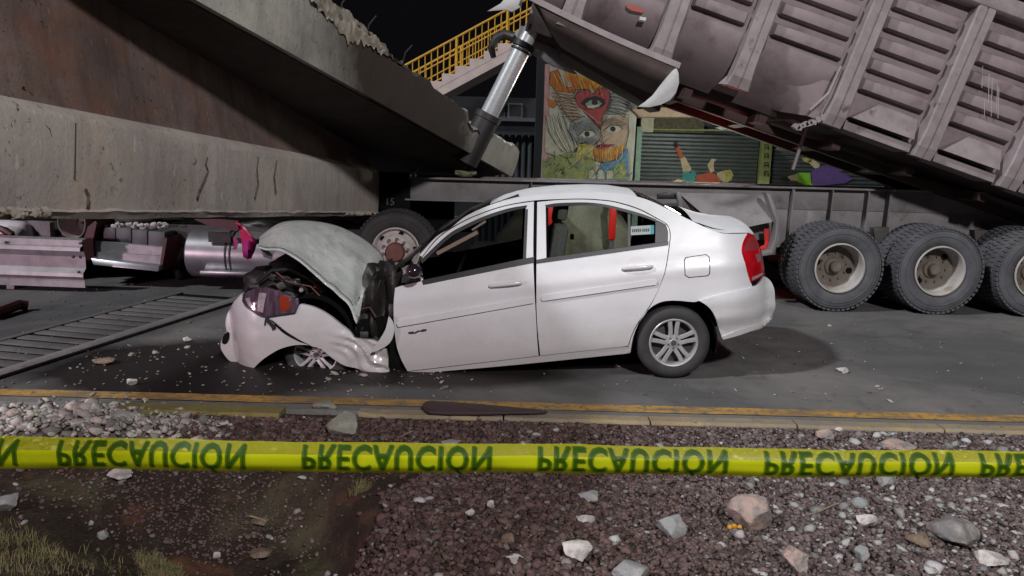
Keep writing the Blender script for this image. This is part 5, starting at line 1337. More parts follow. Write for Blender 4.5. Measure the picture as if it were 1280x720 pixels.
# dark cab wreckage and the air tank, exhaust ring
b = MB()
for a in ((230,318,10.2,.32,(.5,1,1.2)), (60,300,10.2,.30,(1.2,1,.6)), (330,285,10.1,.22,(1.6,1,.5)), (420,292,10.2,.26,(1.5,1,.7)), (150,272,10.1,.24,(3,1,.5)), (420,330,10.4,.25,(1.6,1,.8)), (120,340,10.5,.2,(2.5,1,.5))): lump(*a)
tractor_part('cab_wreckage', b, BAY, smooth=True, ang=60)
b = MB().box((at(235, 300, 10.6).x, 10.35, .60), (7.5, .1, 1.18)); tractor_part('black_backdrop', b, GAP_BLACK)  # added black panel so the gap under the girder stays dark
rc = at(89, 278, 9.6)
ringm = MB(); ax_ = Vector((-.25, -1, 0)).normalized(); t1_ = ax_.orthogonal().normalized(); t2_ = ax_.cross(t1_)
prof = [(.0, .30), (.17, .30), (.185, .28), (.195, .02), (.205, .0), (.215, .0), (.222, .03), (.222, .4)]
rr2 = [[rc - ax_*y_ + (t1_*math.cos(a) + t2_*math.sin(a))*r_ for a in [j*2*math.pi/32 for j in range(32)]] for r_, y_ in prof]
ringm.loft(rr2, close=True); tractor_part('exhaust_pipe', ringm, M('dull_pipe', (.24, .20, .19), (.16, .13, .12), scale=6, rough=.6), smooth=True, ang=40)
a_, c_ = at(-60, 292, 9.7), at(40, 294, 9.7)
tractor_part('white_tank', MB().tube([a_, a_.lerp(c_, .75), a_.lerp(c_, .9), a_.lerp(c_, .97), c_], [.19, .19, .175, .13, .03], 28), M('white_tank_paint', (.62, .58, .60), rough=.4), smooth=True, ang=60)
b = MB(); b.tube([at(-2,284,9.45), at(6,288,9.42), at(14,293,9.42), at(18,298,9.45)], [.03,.05,.05,.02], 8); b.tube([at(0,296,9.45), at(10,296,9.44)], .035, 8); tractor_part('red_coupling', b, RED_PAINT, smooth=True)
tractor_part('grey_cover', MB().prism([at(x, y, 9.75) for x, y in ((34,276),(62,278),(63,297),(40,297),(38,288))], (0, .1, 0)), STEEL_GREY)
# red fairing shards and hanging sheet
tractor_part('fairing_shard', MB().prism([at(x, y, 9.4) for x, y in ((242,274),(276,274),(298,276),(300,284),(296,289),(275,284),(258,281))], (0, .04, 0)), RED_PAINT)
tractor_part('fairing_shard', MB().prism([at(x, y, 9.35) for x, y in ((294,278),(300,279),(315,296),(320,302),(312,300),(300,290))], (0, .03, 0)), M('bright_red_fairing', (.50, .02, .03), rough=.4))
b = MB(); b.loft([[at(x, y, 9.2 + .06*math.sin(j*1.9 + i*.8)) for j, (x, y) in enumerate(row)] for i, row in enumerate((((296,280),(301,281),(306,284)), ((299,288),(307,290),(315,295)), ((302,300),(311,300),(321,304)), ((303,312),(310,312),(319,312)), ((304,321),(309,324),(314,323))))])
tag(obj('torn_sheet', b, PINK_SHEET, smooth=True, solid=.006), 'purple and red torn plastic sheet hanging left of the buckled hood', 'sheet')
b = MB(); b.loft([[at(x, y, 9.25) for x, y in row] for row in (((291,298),(295,296)), ((293,306),(298,302)), ((290,312),(296,312)))]); obj('hanging_strip', b, PINK_SHEET, tractor, solid=.006)

# steel barrier at far left
bar_ = MB(); prof = [(297.5, .10), (299, 0), (306, 0), (307.5, -.05), (311.5, -.06), (313, .03), (320, .05), (334, .05), (340, -.02), (344, -.03), (348, .0), (357.5, .0), (358, .04)]
x0, x1 = -7.6, at(104.5, 330, 9.0).x
bar_.loft([[Vector((x0, 9.0+dy, at(52, py, 9.0).z + .02)) for py, dy in prof], [Vector((x1, 9.0+dy, at(52, py, 9.0).z - .005)) for py, dy in prof]])
bt = thing('steel_barrier', (-6.5, 9.0, 0), 'dull galvanised steel barrier standing in front of the truck at far left', 'barrier')
obj('barrier_sheet', bar_, GALV, bt, solid=.008)
for px, py in ((101,304), (8,303), (99,340), (92,321)):
    obj('bolt', MB().lathe([(0, -.02), (.016, -.018), (.018, .0)], 10, at(px, py, 8.97)), DARK_STEEL, bt, smooth=True)
for x in (-7.0, -6.1): obj('barrier_post', MB().box((x, 9.14, .29), (.09, .12, .58)), GALV, bt)

# ================================================================== DRAIN GRATE, bar, strip
A0, A1, B0, B1 = gnd(0, 468), gnd(302, 373), gnd(-40, 428), gnd(256, 354)
SLAT = concrete_mat('drain_slat', (.155, .15, .145), (.12, .115, .112), (.07, .065, .06))
DEDGE = concrete_mat('drain_edge', (.24, .215, .21), (.18, .165, .16), (.11, .10, .095))
drain = thing('drain_grate', (A0 + B1)/2, 'long concrete drain grate with dark slots running back from the rubble at left', 'drain grate')
def quad_block(p, z0, z1, name, mat, parent):
    b = MB().prism([Vector((q.x, q.y, z0)) for q in p], (0, 0, z1 - z0)); return obj(name, b, mat, parent, bevel=.006)
rdir = (A1 - A0).normalized(); prp = Vector((-rdir.y, rdir.x, 0)); DL = (A1 - A0).length; DW = .80
def dq(s0, s1, w0, w1): return [A0 + rdir*s0 + prp*w0, A0 + rdir*s1 + prp*w0, A0 + rdir*s1 + prp*w1, A0 + rdir*s0 + prp*w1]
quad_block(dq(-.5, DL, 0, DW), .003, .006, 'channel', GAP_BLACK, drain)
sp_ = .19; k = 0
while -.45 + (k+1)*sp_ < DL:
    s0 = -.45 + k*sp_; j = random.uniform(-.012, .012)
    quad_block(dq(s0 + .028 + j, s0 + sp_ - .024, .05, DW - .03), .007, .022 + random.uniform(-.005, .004), 'slat', SLAT, drain); k += 1
quad_block(dq(-.5, DL, -.10, .045), .0045, .028, 'edge_beam', DEDGE, drain)
quad_block(dq(-.5, DL, DW - .025, DW + .05), .0045, .026, 'edge_beam', SLAT, drain)
p = [gnd(-8, 400), gnd(8, 394), gnd(24, 389), gnd(35, 388)]
tag(obj('bent_bar', MB().tube([p[0]+Vector((-.4, -.1, .04)), p[0]+Vector((0,0,.05)), p[1]+Vector((0,0,.06)), p[2]+Vector((0,0,.07)), p[3]+Vector((0,0,.05))], .055, 8), RED_PAINT, smooth=True), 'dark red bent bar lying on the asphalt at far left', 'metal bar')
# long dark rubber strip on the kerb
so = [(528,509),(531,505.5),(537,504.2),(560,505.5),(600,508.3),(640,512),(672,515.2),(685,517),(672,518),(640,518.5),(600,519.3),(560,519.3),(537,518.2),(531,515)]
b = MB(); b.prism([gnd(x, y, .03) for x, y in so], (0, 0, .022))
tag(obj('rubber_strip', b, M('dark_rubber_strip', (.040, .020, .024), (.028, .016, .018), scale=9, rough=.7, bmp=.3), bevel=.006), 'long dark tapering rubber strip lying on the kerb below the white car', 'rubber strip')
# twigs on the gravel
def twig(pts, label, r_=.004, mat=M('dry_twig', (.26, .20, .13), (.18, .13, .08), scale=20, rough=.9)):
    tag(obj('twig', MB().tube([on_gnd(x, y) + Vector((0, 0, .025 - .004*i)) for i, (x, y) in enumerate(pts)], r_, 6), mat, smooth=True), label, 'twig')
twig([(501,551),(508,546),(516,542)], 'short pale twig on the dark gravel left of the flat concrete chip')
twig([(1010,649),(1026,643),(1043,634),(1066,630)], 'thin dry twig on the rubble right of the largest boulder')
twig([(312,650),(322,652),(333,655)], 'brown broken stick in the soil dip below the tape', .006)
b = MB(); p = on_gnd(918, 662); V, F_ = ico_base(2)
for k in range(3): b.add([p + Vector((.024*(k-1), .01*(k % 2), .012)) + Vector(q)*.014*(1+.3*noise.noise(Vector(q)*3+Vector((k,0,0)))) for q in V], [tuple(f) for f in F_])
tag(obj('peel_scrap', b, M('orange_peel', (.45, .21, .02), rough=.6), smooth=True), 'orange yellow scrap of peel beneath the largest boulder', 'scrap')

# ================================================================== CAUTION TAPE
def tape_mat(name, col, tr, t_amt):
    m, nt, bs = new_mat(name); out = nt.nodes['Material Output']
    bs.inputs['Base Color'].default_value = rgb(col); bs.inputs['Roughness'].default_value = .38; bs.inputs['Specular IOR Level'].default_value = .3
    tl = N(nt, 'ShaderNodeBsdfTranslucent'); tl.inputs[0].default_value = rgb(tr)
    tp = N(nt, 'ShaderNodeBsdfTransparent'); tp.inputs[0].default_value = rgb((.9, .95, .35))
    m1, m2 = N(nt, 'ShaderNodeMixShader'), N(nt, 'ShaderNodeMixShader'); m1.inputs[0].default_value = .35; m2.inputs[0].default_value = t_amt
    nt.links.new(bs.outputs[0], m1.inputs[1]); nt.links.new(tl.outputs[0], m1.inputs[2]); nt.links.new(m1.outputs[0], m2.inputs[1]); nt.links.new(tp.outputs[0], m2.inputs[2])
    nt.links.new(m2.outputs[0], out.inputs[0]); return m
TAPE_Y = 1.8
tl0, tr0, tl1, tr1 = at(0, 549.5, TAPE_Y), at(1280, 568.5, TAPE_Y), at(0, 588, TAPE_Y), at(1280, 600.5, TAPE_Y)
slT = (tr0.z - tl0.z)/(tr0.x - tl0.x); slB = (tr1.z - tl1.z)/(tr1.x - tl1.x)
def tape_pt(x, v, off=0.0):
    """v = 0 at the top edge, 1 at the bottom"""
    zt, zb = tl0.z + slT*(x - tl0.x), tl1.z + slB*(x - tl1.x)
    w_ = .0035*math.sin(x*5.1 + 1) + .002*math.sin(x*13 + v*2) + .0022*noise.noise(Vector((x*9, v*2.5, 4)))*(1 + abs(v-.5)) + .0012*noise.noise(Vector((x*31, v*1.2, 9)))
    y = TAPE_Y + .020*(max(0, .38 - v)/.38)**1.2 + .012*max(0, v - .75)/.25 - .004*math.sin(v*3) + w_*.9 - off
    return Vector((x, y, zt + (zb - zt)*v + w_*.15))
tape = thing('caution_tape', (0, TAPE_Y, tape_pt(0, 1).z), 'yellow green caution tape stretched across the foreground with inverted dark green lettering', 'caution tape')
TX0, TX1 = -3.4, 3.4
def tape_sheet(v0, v1, off, nv=10):
    b = MB(); nx_ = 420
    b.loft([[tape_pt(TX0 + (TX1-TX0)*i/nx_, v0 + (v1-v0)*j/nv, off) for j in range(nv+1)] for i in range(nx_+1)]); return b
obj('tape_band', tape_sheet(0, 1, 0), tape_mat('tape_plastic', (.52, .51, .015), (.42, .44, .010), .52), tape, smooth=True, fix=False)
obj('tape_fold', tape_sheet(.34, .97, -.0035), tape_mat('tape_plastic_fold', (.80, .86, .006), (.62, .74, .005), .04), tape, smooth=True, fix=False)
TXT = tape_mat('tape_print', (.025, .085, .004), (.03, .11, .004), .36)
cu = bpy.data.curves.new('lettering', 'FONT'); cu.body = 'PRECAUCI\u00d3N'; cu.size = 1; cu.offset = .020; cu.resolution_u = 3; cu.space_character = 1.10
to = bpy.data.objects.new('lettering', cu); COL.objects.link(to); bpy.context.view_layer.update()
tm = bpy.data.meshes.new_from_object(to.evaluated_get(bpy.context.evaluated_depsgraph_get())); bpy.data.objects.remove(to)
bm = bmesh.new(); bm.from_mesh(tm)
for ed in range(3):
    bmesh.ops.subdivide_edges(bm, edges=[e_ for e_ in bm.edges if e_.calc_length() > .12], cuts=1)
bmesh.ops.triangulate(bm, faces=bm.faces)
tv = np.array([v_.co[:] for v_ in bm.verts]); tf = [[v_.index for v_ in f_.verts] for f_ in bm.faces]; bm.free()
cap = .70                                                               # cap height of the font at size 1
wx0, wx1 = tv[:, 0].min(), tv[:, 0].max(); wl = .472
starts = [72, 378, 672, 955, 1226]
x_of = lambda px: at(px, 578, TAPE_Y).x
ws = [x_of(72) - .575*3, x_of(72) - .575*2, x_of(72) - .575] + [x_of(p_) for p_ in starts] + [x_of(1226) + .575, x_of(1226) + 1.15]
for k, xs_ in enumerate(ws):
    b = MB()
    for (vx, vy, _) in tv:
        # the print is seen upside down: baseline near the top edge, accents pointing down
        b.v.append(tuple(tape_pt(xs_ + (vx-wx0)/(wx1-wx0)*wl, .07 + .76*vy/cap, .0016)))
    b.f = [tuple(f_) for f_ in tf]
    for (vx, vy, _) in tv:                                              # the print lies a little double
        b.v.append(tuple(tape_pt(xs_ + .004 + (vx-wx0)/(wx1-wx0)*wl, .10 + .76*vy/cap, .0012)))
    b.f += [tuple(i_ + len(tv) for i_ in f_) for f_ in tf]
    obj('lettering', b, TXT, tape, fix=False)

# ================================================================== BEHIND: SHOPS, STAIR, YARD
YS = 15.0
shop = thing('shop_building', (at(880, 230, YS).x, YS+2, 0), 'low shop building with rolled down painted shutters behind the raised dump bed', 'building')
gx0, gx1 = at(795, 200, YS).x, at(1260, 200, YS).x
obj('wall', MB().box(((at(668, 200, YS).x + 13)/2, YS+.25, 1.85), (13 - at(668, 200, YS).x, .3, 3.7)), DARK_WALL, shop)
def shutter(pa, pb, top_px):
    xa, xb = at(pa, 200, YS).x, at(pb, 200, YS).x; zt = at((pa+pb)/2, top_px, YS).z; b = MB(); rr_ = []
    nsl = int(zt/.075); 
    for k in range(nsl+1):
        z = .02 + k*.075
        for dz, dy in ((0, .0), (.012, -.022), (.052, -.028), (.066, -.004)): rr_.append([Vector((xa, YS+.06+dy, z+dz)), Vector((xb, YS+.06+dy, z+dz))])
    b.loft(rr_); return obj('shutter', b, SHUT, shop, fix=False)
sh1 = shutter(801, 948, 170); sh2 = shutter(962, 1110, 176); sh3 = shutter(1124, 1260, 176)
def paint(pts, mat, name, parent, Y=YS+.022, th=.004):
    b = MB().prism([at(x, y, Y) for x, y in pts], (0, th, 0)); return obj(name, b, mat, parent)
PM = {k: M('mural_' + k, c_, tuple(q*.72 for q in c_), scale=9, rough=.8) for k, c_ in dict(red=(.42, .085, .045), skin=(.50, .40, .25), teal=(.05, .24, .23), yel=(.42, .36, .10), purple=(.12, .06, .22), green=(.18, .42, .02), dark=(.02, .02, .02), cream=(.44, .41, .32), orange=(.44, .13, .025), grey=(.24, .24, .23), mint=(.26, .38, .30), blue=(.10, .20, .30), flame=(.48, .22, .03), heart=(.30, .05, .055), pinkish=(.48, .26, .25), lime=(.25, .27, .10), blush=(.40, .28, .20)).items()}
# painted figures lying across the shutters
for nm, c_, pts in (('boot', 'dark', [(842,177),(847,178),(847,184),(843,185)]), ('stocking', 'red', [(843,183),(848,182),(855,196),(850,199)]), ('leg', 'skin', [(850,198),(856,196),(864,210),(864,217),(854,215)]),
                    ('shorts', 'teal', [(853,214),(866,213),(870,216),(870,229),(853,228)]), ('shirt', 'red', [(869,220),(888,215),(896,219),(903,226),(903,229),(870,229)]), ('arm', 'skin', [(884,206),(890,198),(896,199),(892,203),(893,214),(888,216)]),
                    ('head', 'skin', [(896,216),(903,214),(909,218),(908,226),(902,228),(898,224)]), ('hair', 'yel', [(903,213),(914,212),(917,219),(914,225),(909,228),(906,228),(909,221),(907,217)]), ('leg', 'skin', [(840,227),(848,224),(856,226),(857,229),(840,229)])):
    paint(pts, PM[c_], 'painted_' + nm, sh1)
for nm, c_, pts in (('hand', 'yel', [(1002,198),(1008,197),(1015,200),(1012,204),(1005,202)]), ('arm', 'skin', [(1009,202),(1016,199),(1025,205),(1023,211),(1018,210)]), ('robe', 'purple', [(1018,211),(1030,207),(1046,210),(1058,219),(1068,223),(1056,229),(1016,233),(1014,216)]),
                    ('collar', 'green', [(997,216),(1013,216),(1014,228),(1017,232),(1006,231),(997,227)]), ('face', 'skin', [(984,221),(997,217),(997,226),(989,226)]), ('hair', 'dark', [(975,222),(984,220),(988,225),(986,227),(976,226)])):
    paint(pts, PM[c_], 'painted_' + nm, sh2)
# pillar with vertical painted signs, posts, fascia
pil = obj('pillar', MB().box((at(957, 205, YS-.05).x, YS+.02, 1.2), (.20, .16, 2.4)), PM['lime'], shop)
for y0 in (184, 195, 206, 217):
    x, y = 958.5, y0
    for seg in (((-3,-3.5),(-1.6,-3.5),(-1.6,3.5),(-3,3.5)), ((-1,-3.2),(2.2,-3.2),(2.2,-1.8),(-1,-1.8)), ((-1,.6),(2.2,-.6),(2.2,.8),(-1,2)), ((1,-1),(2.6,-1),(2.6,3.4),(1,3.4))):
        paint([(x+a, y+b_) for a, b_ in seg], PM['dark'], 'painted_letter', pil, YS-.066)
obj('post', MB().box((at(797.5, 195, YS-.2).x, YS-.2, 1.18), (.10, .10, 2.36)), PM['mint'], shop)
obj('meter_box', MB().box(at(793, 207, YS-.1), (.12, .10, .16)), DARK_STEEL, shop, bevel=.01)
obj('fascia', MB().box(at(808, 156, YS-.1), (.24, .2, .28)), PM['cream'], shop)
obj('fascia', MB().prism([at(x, y, YS-.12) for x, y in ((812,147),(880,147),(880,166),(812,165))], (0, .15, 0)), M('ornate_fascia', (.10, .085, .05), (.04, .035, .022), scale=22, rough=.8), shop)
obj('awning', MB().prism([at(x, y, YS-.6) for x, y in ((790,137),(872,132),(960,150),(960,154),(880,146),(800,146))], (0, .5, 0)), PM['blush'], shop)
obj('fascia', MB().prism([at(x, y, YS-.14) for x, y in ((801,160.5),(960,163),(960,164.5),(801,162.2))], (0, .1, 0)), PM['lime'], shop)
# painted wall panel with heart, eye, wings, face and flames
wallp = obj('mural_panel', MB().prism([at(683, 80, YS-.35), at(800, 84, YS-.35), at(790, 228, YS-.35), at(676, 226, YS-.35)], (0, .12, 0)), M('mural_ground', (.42, .40, .34), (.33, .31, .26), scale=3, rough=.85, c3=(.25, .27, .24), s3=4), shop)
MY = [YS-.356]
def mp(pts, c_, name):
    MY[0] -= .0004; return paint(pts, PM[c_], 'painted_' + name, wallp, MY[0], .0002)
def z4(P): return [(660 + x/4, 60 + y/4) for x, y in P]               # points read on an enlarged view
def stroke(P, c_, name, w_=1.0):
    MY[0] -= .0004; b = MB(); Q = [Vector(p) for p in z4(P)]
    for i in range(len(Q)-1):
        d = (Q[i+1]-Q[i]); 
        if d.length < 1e-6: continue
        n_ = Vector((-d.y, d.x)).normalized()*w_*.5; a, c2 = Q[i] - d.normalized()*.15, Q[i+1] + d.normalized()*.15
        b.prism([at(q.x, q.y, MY[0] - .00001*i) for q in (a-n_, c2-n_, c2+n_, a+n_)], (0, .0002, 0))
    obj('painted_' + name, b, PM[c_], wallp)
mp(z4([(85,80),(105,85),(100,600),(75,640),(70,640)]), 'pinkish', 'border')
mp(z4([(110,120),(150,105),(180,190),(240,200),(230,225),(140,215),(108,180)]), 'orange', 'flame')
mp(z4([(180,115),(240,130),(300,150),(360,185),(420,220),(380,215),(300,205),(240,205),(195,160)]), 'flame', 'flame')
mp(z4([(205,130),(235,140),(265,205),(225,200)]), 'orange', 'flame'); mp(z4([(270,150),(300,165),(330,205),(290,205)]), 'orange', 'flame')
mp(z4([(95,250),(150,270),(125,300),(100,290)]), 'orange', 'flame')
mp(z4([(115,215),(235,235),(260,320),(300,380),(200,360),(150,290)]), 'blush', 'wing'); mp(z4([(410,215),(500,245),(520,300),(470,330),(380,330),(400,270)]), 'grey', 'wing')
for k in range(7): stroke([(120+8*k, 225+20*k), (170+8*k, 232+18*k), (225+6*k, 250+16*k)], 'dark', 'feather', .55)
for k in range(6): stroke([(415-4*k, 225+18*k), (460, 228+20*k), (505, 255+16*k)], 'dark', 'feather', .55)
mp(z4([(215,370),(280,340),(350,380),(370,450),(330,480),(250,470),(212,430)]), 'grey', 'face'); mp(z4([(360,380),(420,345),(490,340),(500,420),(480,500),(430,560),(360,560),(310,530),(340,480),(370,440)]), 'blush', 'face')
mp(z4([(310,525),(345,500),(420,505),(475,480),(480,500),(440,560),(370,572),(325,555)]), 'flame', 'beard')
for k in range(6): stroke([(330+25*k, 515-3*k), (340+22*k, 560-6*abs(k-2))], 'orange', 'beard', .9)
mp(z4([(330,490),(370,478),(430,482),(400,500),(350,508)]), 'heart', 'mouth'); stroke([(335,495),(380,492),(430,484)], 'dark', 'mouth', .7)
for ex, ey in ((295, 430), (425, 405)):
    mp(z4([(ex-40,ey+5),(ex-10,ey-18),(ex+25,ey-15),(ex+45,ey),(ex+15,ey+16),(ex-15,ey+16)]), 'cream', 'eye'); mp(z4([(ex+14*math.cos(a), ey+14*math.sin(a)) for a in [j*.628 for j in range(10)]]), 'dark', 'pupil')
    stroke([(ex-45,ey+6),(ex-10,ey-20),(ex+28,ey-17),(ex+48,ey)], 'dark', 'brow', .8)
mp(z4([(90,340),(130,340),(165,400),(200,470),(248,490),(210,530),(140,540),(85,520)]), 'cream', 'ribbon')
for k in range(4): stroke([(90+28*k, 340), (105+32*k, 420), (140+30*k, 480), (170+25*k, 520)], 'dark', 'ribbon', .7)
mp(z4([(75,560),(200,520),(330,540),(330,655),(72,655)]), 'lime', 'leaves'); mp(z4([(250,470),(330,490),(320,540),(240,570)]), 'yel', 'leaves'); mp(z4([(370,575),(440,560),(500,500),(505,660),(330,655)]), 'blue', 'water'); mp(z4([(430,600),(480,560),(500,655),(430,655)]), 'lime', 'leaves')
for k in range(3): mp(z4([(300+45*k,655),(305+45*k,615),(322+45*k,605),(338+45*k,620),(340+45*k,655)]), 'cream', 'fingers'); stroke([(300+45*k,655),(305+45*k,615),(322+45*k,605),(338+45*k,620),(340+45*k,655)], 'dark', 'fingers', .6)
for k in range(16):
    x, y = random.uniform(85, 300), random.uniform(540, 645); stroke([(x, y), (x+random.uniform(-22, 22), y+random.uniform(-30, 10)), (x+random.uniform(-30, 30), y+random.uniform(-40, 0))], random.choice(['dark', 'dark', 'yel', 'blue']), 'scribble', .7)
hp = [(360,405),(300,335),(250,285),(233,245),(245,220),(280,208),(315,215),(328,230),(345,208),(380,198),(405,215),(410,250),(395,300),(370,350)]
mp(z4(hp), 'heart', 'heart'); stroke(hp + hp[:1], 'dark', 'heart', .8)
ep = [(260,278),(290,248),(340,240),(380,255),(390,280),(360,300),(310,305)]
mp(z4(ep), 'dark', 'eye'); mp(z4([(285,280),(310,262),(350,262),(372,278),(345,296),(310,300)]), 'grey', 'eye'); mp(z4([(290,285),(315,288),(345,284),(368,276),(355,294),(325,303),(300,300)]), 'cream', 'eye'); mp(z4([(334+16*math.cos(a), 272+14*math.sin(a)) for a in [j*.628 for j in range(10)]]), 'dark', 'pupil')
stroke([(200,600),(320,500),(410,430)], 'cream', 'staff', .9)
# denser line work: feathers, face wrinkles, whiskers, leaf veins, flame outlines
def arc(cx, cy, rx, ry, a0, a1, n=9): return [(cx + rx*math.cos(R(a0 + (a1-a0)*i/n)), cy + ry*math.sin(R(a0 + (a1-a0)*i/n))) for i in range(n+1)]
for k in range(9):
    stroke([(118+9*k, 205+17*k), (150+9*k, 226+17*k), (200+7*k, 236+15*k), (236+3*k, 240+13*k)], 'dark', 'feather', .5)
    stroke(arc(125+11*k, 232+15*k, 12, 10, 60, 240, 6), 'dark', 'feather', .45)
for k in range(8):
    stroke([(410-3*k, 232+14*k), (455, 222+16*k), (515-4*k, 250+14*k)], 'dark', 'feather', .45)
    stroke(arc(505-5*k, 258+13*k, 11, 9, -90, 90, 6), 'dark', 'feather', .45)
for P_ in ([(212,372),(206,420),(228,462),(262,480),(300,472)], [(500,345),(505,420),(488,500),(445,558),(380,574),(318,556)], [(360,385),(366,440),(345,482),(360,492),(392,486)], [(215,370),(248,348),(285,340)], [(372,440),(368,470),(380,478)]): stroke(P_, 'dark', 'face', .8)
for k in range(6):
    stroke(arc(295, 430, 50+7*k, 26+6*k, 200, 330), 'dark', 'wrinkle', .4); stroke(arc(425, 405, 48+6*k, 24+5*k, 205, 335), 'dark', 'wrinkle', .4)
    stroke(arc(292, 440, 44+6*k, 16+5*k, 30, 140), 'dark', 'wrinkle', .35)
for k in range(14): stroke([(318+12*k, 520-2.4*k), (322+11.4*k, 540), (330+10*k, 562+6*math.sin(k*.24))], random.choice(['orange', 'dark', 'yel', 'cream']), 'beard', .55)
for P_ in ([(112,118),(106,180),(140,216),(200,222),(240,205)], [(150,108),(165,150),(182,190)], [(205,130),(222,165),(230,200)], [(240,132),(258,175),(268,205)], [(300,152),(318,180),(330,206)], [(360,186),(350,205),(332,214)]): stroke(P_, 'dark', 'flame', .7)
for k in range(10): stroke([(125+26*k % 250, 120+9*k), (140+26*k % 250, 150+9*k), (150+24*k % 250, 175+7*k)], random.choice(['red', 'yel', 'orange']), 'flame', .9)
for k in range(7): stroke([(84+22*k, 335-3*k), (94+25*k, 400), (118+26*k, 455), (160+18*k, 505), (190+10*k, 525)], random.choice(['dark', 'grey']), 'ribbon', .5)
for k in range(70):
    x, y = random.uniform(78, 500), random.uniform(555, 650); w_ = random.uniform(8, 26); q = random.uniform(-1.4, 1.4)
    stroke([(x, y), (x + w_*math.cos(q)*.5, y - w_*.6), (x + w_*math.cos(q), y - w_*(1 + .3*math.sin(q)))], random.choice(['dark', 'dark', 'green', 'yel', 'blue', 'cream', 'teal']), 'leaf_line', random.uniform(.4, .9))
for k in range(26):
    x, y = random.uniform(240, 480), random.uniform(480, 570); stroke([(x, y), (x+random.uniform(-8, 8), y+random.uniform(8, 22))], random.choice(['yel', 'lime', 'dark', 'orange']), 'shade_line', .5)
for k in range(12): stroke(arc(330, 272, 62+2.2*k, 38+1.6*k, 15*k, 15*k+60, 5), 'heart', 'heart_line', .4)
for k in range(8): stroke([(262+14*k, 305+9*k), (292+10*k, 322+9*k)], 'pinkish', 'heart_line', .5)
# corrugated gate and dark yard building left of the mural
gate = thing('corrugated_gate', (at(657, 225, 15.6).x, 15.6, 0), 'dark corrugated metal gate left of the painted wall panel', 'gate')
b = MB(); xa, xb = at(600, 200, 15.6).x, at(680, 200, 15.6).x; zt = at(655, 167, 15.6).z; n_ = 40
b.loft([[Vector((xa + (xb-xa)*i/n_, 15.6 + (.03 if i % 4 in (1, 2) else 0), z)) for z in (0, zt)] for i in range(n_+1)]); obj('gate_sheet', b, GATE, gate, solid=.004)
obj('gate_rail', MB().box(((xa+xb)/2, 15.55, zt), (xb-xa, .05, .06)), GATE, gate)
hb = thing('dark_house', (at(640, 150, 22).x, 24, 0), 'dark house with faint windows behind the corrugated gate', 'building')
obj('wall', MB().box((at(640, 150, 22).x-1, 24, at(640, 122, 22).z/2), (10, 4, at(640, 122, 22).z)), DARK_WALL, hb)
for px in (622, 644):
    f_ = obj('window', MB().box(at(px, 138, 21.97), (.42, .08, .40)), M('window_frame_grey', (.12, .12, .125), rough=.7) if px == 622 else bpy.data.materials['window_frame_grey'], hb)
    obj('pane', MB().box(at(px, 138, 21.92), (.34, .02, .32)), M('dark_pane', (.03, .032, .04), rough=.1) if px == 622 else bpy.data.materials['dark_pane'], f_)
obj('ledge', MB().box(at(655, 150, 21.8), (2.2, .5, .10)), GATE, hb)

# footbridge stair with yellow railing
YB = 17.0
stair = thing('footbridge_stair', at(560, 110, YB) * 1.0, 'concrete footbridge stair with yellow railing rising behind the ram', 'stair')
stair.location.z = 0; ORG[stair.name] = Vector(stair.location)
N0 = at(535, 111, YB); N1 = at(622, 64, YB); dv = (N1 - N0)/5.0; run, rise = Vector((dv.x, 0, 0)), Vector((0, 0, dv.z))
P = []; p = N0 - dv*9
for k in range(20): P += [p.copy(), p + rise]; p = p + dv
b = MB(); low = []
for k in range(19):
    a = N0 - dv*9 + dv*k
    q = [a, a + rise, a + dv, a + dv - Vector((0, 0, .42)), a - Vector((0, 0, .42))]
    obj('step', MB().prism([a + Vector((0, .0, 0)) - Vector((0, 0, .10)), a + rise, a + rise + run, a + dv - Vector((0, 0, .10))], (0, 1.5, 0)), STAIR, stair)
a0, a1 = N0 - dv*9, N0 + dv*10
so_ = Vector((0, .006, 0)); obj('stringer', MB().prism([a0 + so_ - Vector((0, 0, .10)), a1 + so_ - Vector((0, 0, .10)), a1 + so_ - Vector((0, 0, .30)), a0 + so_ - Vector((0, 0, .30))], (0, 1.48, 0)), STAIR, stair)
RT_ = at(507, 80, YB) - Vector((N0.x, 0, N0.z)); hgt = None
def rail_line(frac, y):
    """railing lines run parallel to the stair"""
    base = at(520, 73.5, YB); base = Vector((base.x, y, base.z)); dirn = Vector((dv.x, 0, dv.z))
    a = Vector((base.x, y, base.z)) - dirn*8 ; c_ = base + dirn*12
    off = Vector((0, 0, -.80*(1-frac))); return a + off, c_ + off
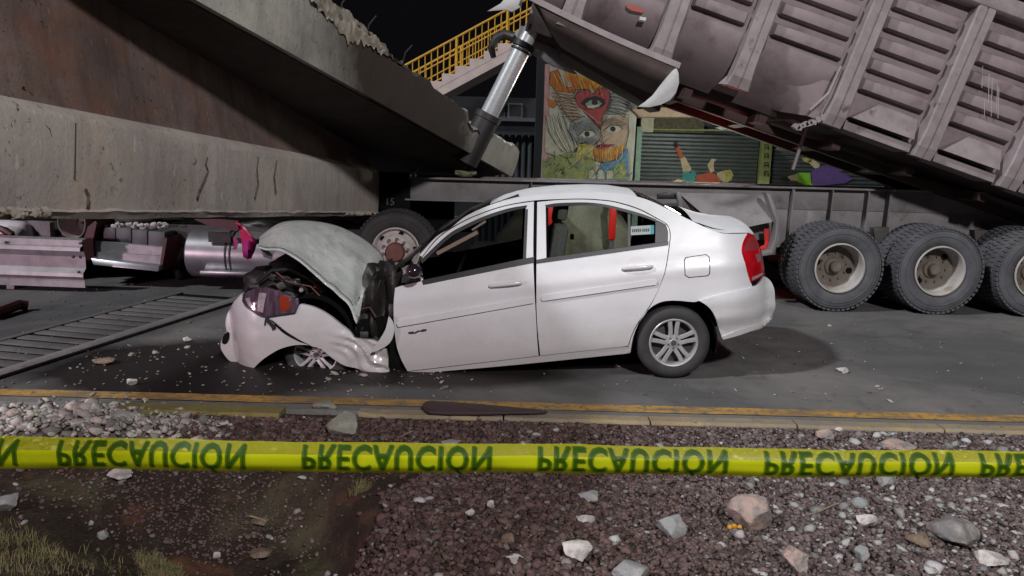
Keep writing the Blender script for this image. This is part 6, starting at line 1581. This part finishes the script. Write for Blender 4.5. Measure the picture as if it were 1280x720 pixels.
for y in (YB + .06, YB + 1.42):
    for fr in (1.0, .58, .14):
        a, c_ = rail_line(fr, y); obj('rail', MB().tube([a, c_], .024 if fr == 1 else .016, 8), YELLOW_RAIL, stair, smooth=True)
    a, c_ = rail_line(1.0, y); a2, c2 = rail_line(.0, y); n_ = 44
    for k in range(n_+1):
        t = k/n_; big = k % 8 == 0
        obj('baluster' if not big else 'post', MB().tube([a.lerp(c_, t), a2.lerp(c2, t) - Vector((0, 0, .10 if big else -.08))], .034 if big else .012, 6), YELLOW_RAIL, stair)
for x in (N0.x - 2.6, N0.x + 3.6): obj('column', MB().box((x, YB+.75, 1.1), (.35, .5, 2.2)), STAIR, stair)
# landing at the head of the stair, carried on by the column
# added lump standing in for the lit view through the rear side window
V, F_ = ico_base(4); cb_ = Vector((.66, 9.45, .48)); lv = []
rs_l = np.random.default_rng(5); LV = V.copy()
for _ in range(9):
    nn = rs_l.normal(size=3); nn /= np.linalg.norm(nn); tt = LV @ nn - rs_l.uniform(.6, .85); LV -= np.clip(tt, 0, None)[:, None]*nn[None]*.95
for q in LV: lv.append(tuple(cb_ + Vector((q[0]*.95, q[1]*.36, q[2]*.78))*(1 + .05*noise.fractal(Vector(q)*3, 1, 2, 4))))
b = MB(); b.add(lv, [tuple(f) for f in F_])
tag(obj('filler_lump', b, concrete_mat('greenish_lump_concrete', (.21, .215, .155), (.15, .155, .11), (.07, .07, .05)), smooth=True, ang=30, fix=False), 'greenish grey lump added behind the white car to fill its rear side window', 'concrete lump')

def flat_text(body, p0, height, mat, name, parent, ydir=Vector((0, 1, 0))):
    cu = bpy.data.curves.new('lettering', 'FONT'); cu.body = body; cu.size = 1; cu.resolution_u = 2
    to = bpy.data.objects.new('lettering', cu); COL.objects.link(to); bpy.context.view_layer.update()
    tm = bpy.data.meshes.new_from_object(to.evaluated_get(bpy.context.evaluated_depsgraph_get())); bpy.data.objects.remove(to)
    b = MB(); b.v = [tuple(p0 + Vector((v_.co.x, 0, v_.co.y))*height/.7) for v_ in tm.vertices]; b.f = [tuple(f_.vertices) for f_ in tm.polygons]
    return obj(name, b, mat, parent, fix=False)
plate('mud_flap', [(470,214),(512,216),(513,262),(470,262)], 9.80, .03, GAP_BLACK, tractor)
flat_text('15', at(481, 256, 9.79), .09, M('faint_number', (.10, .10, .10), rough=.8), 'painted_number', tractor)
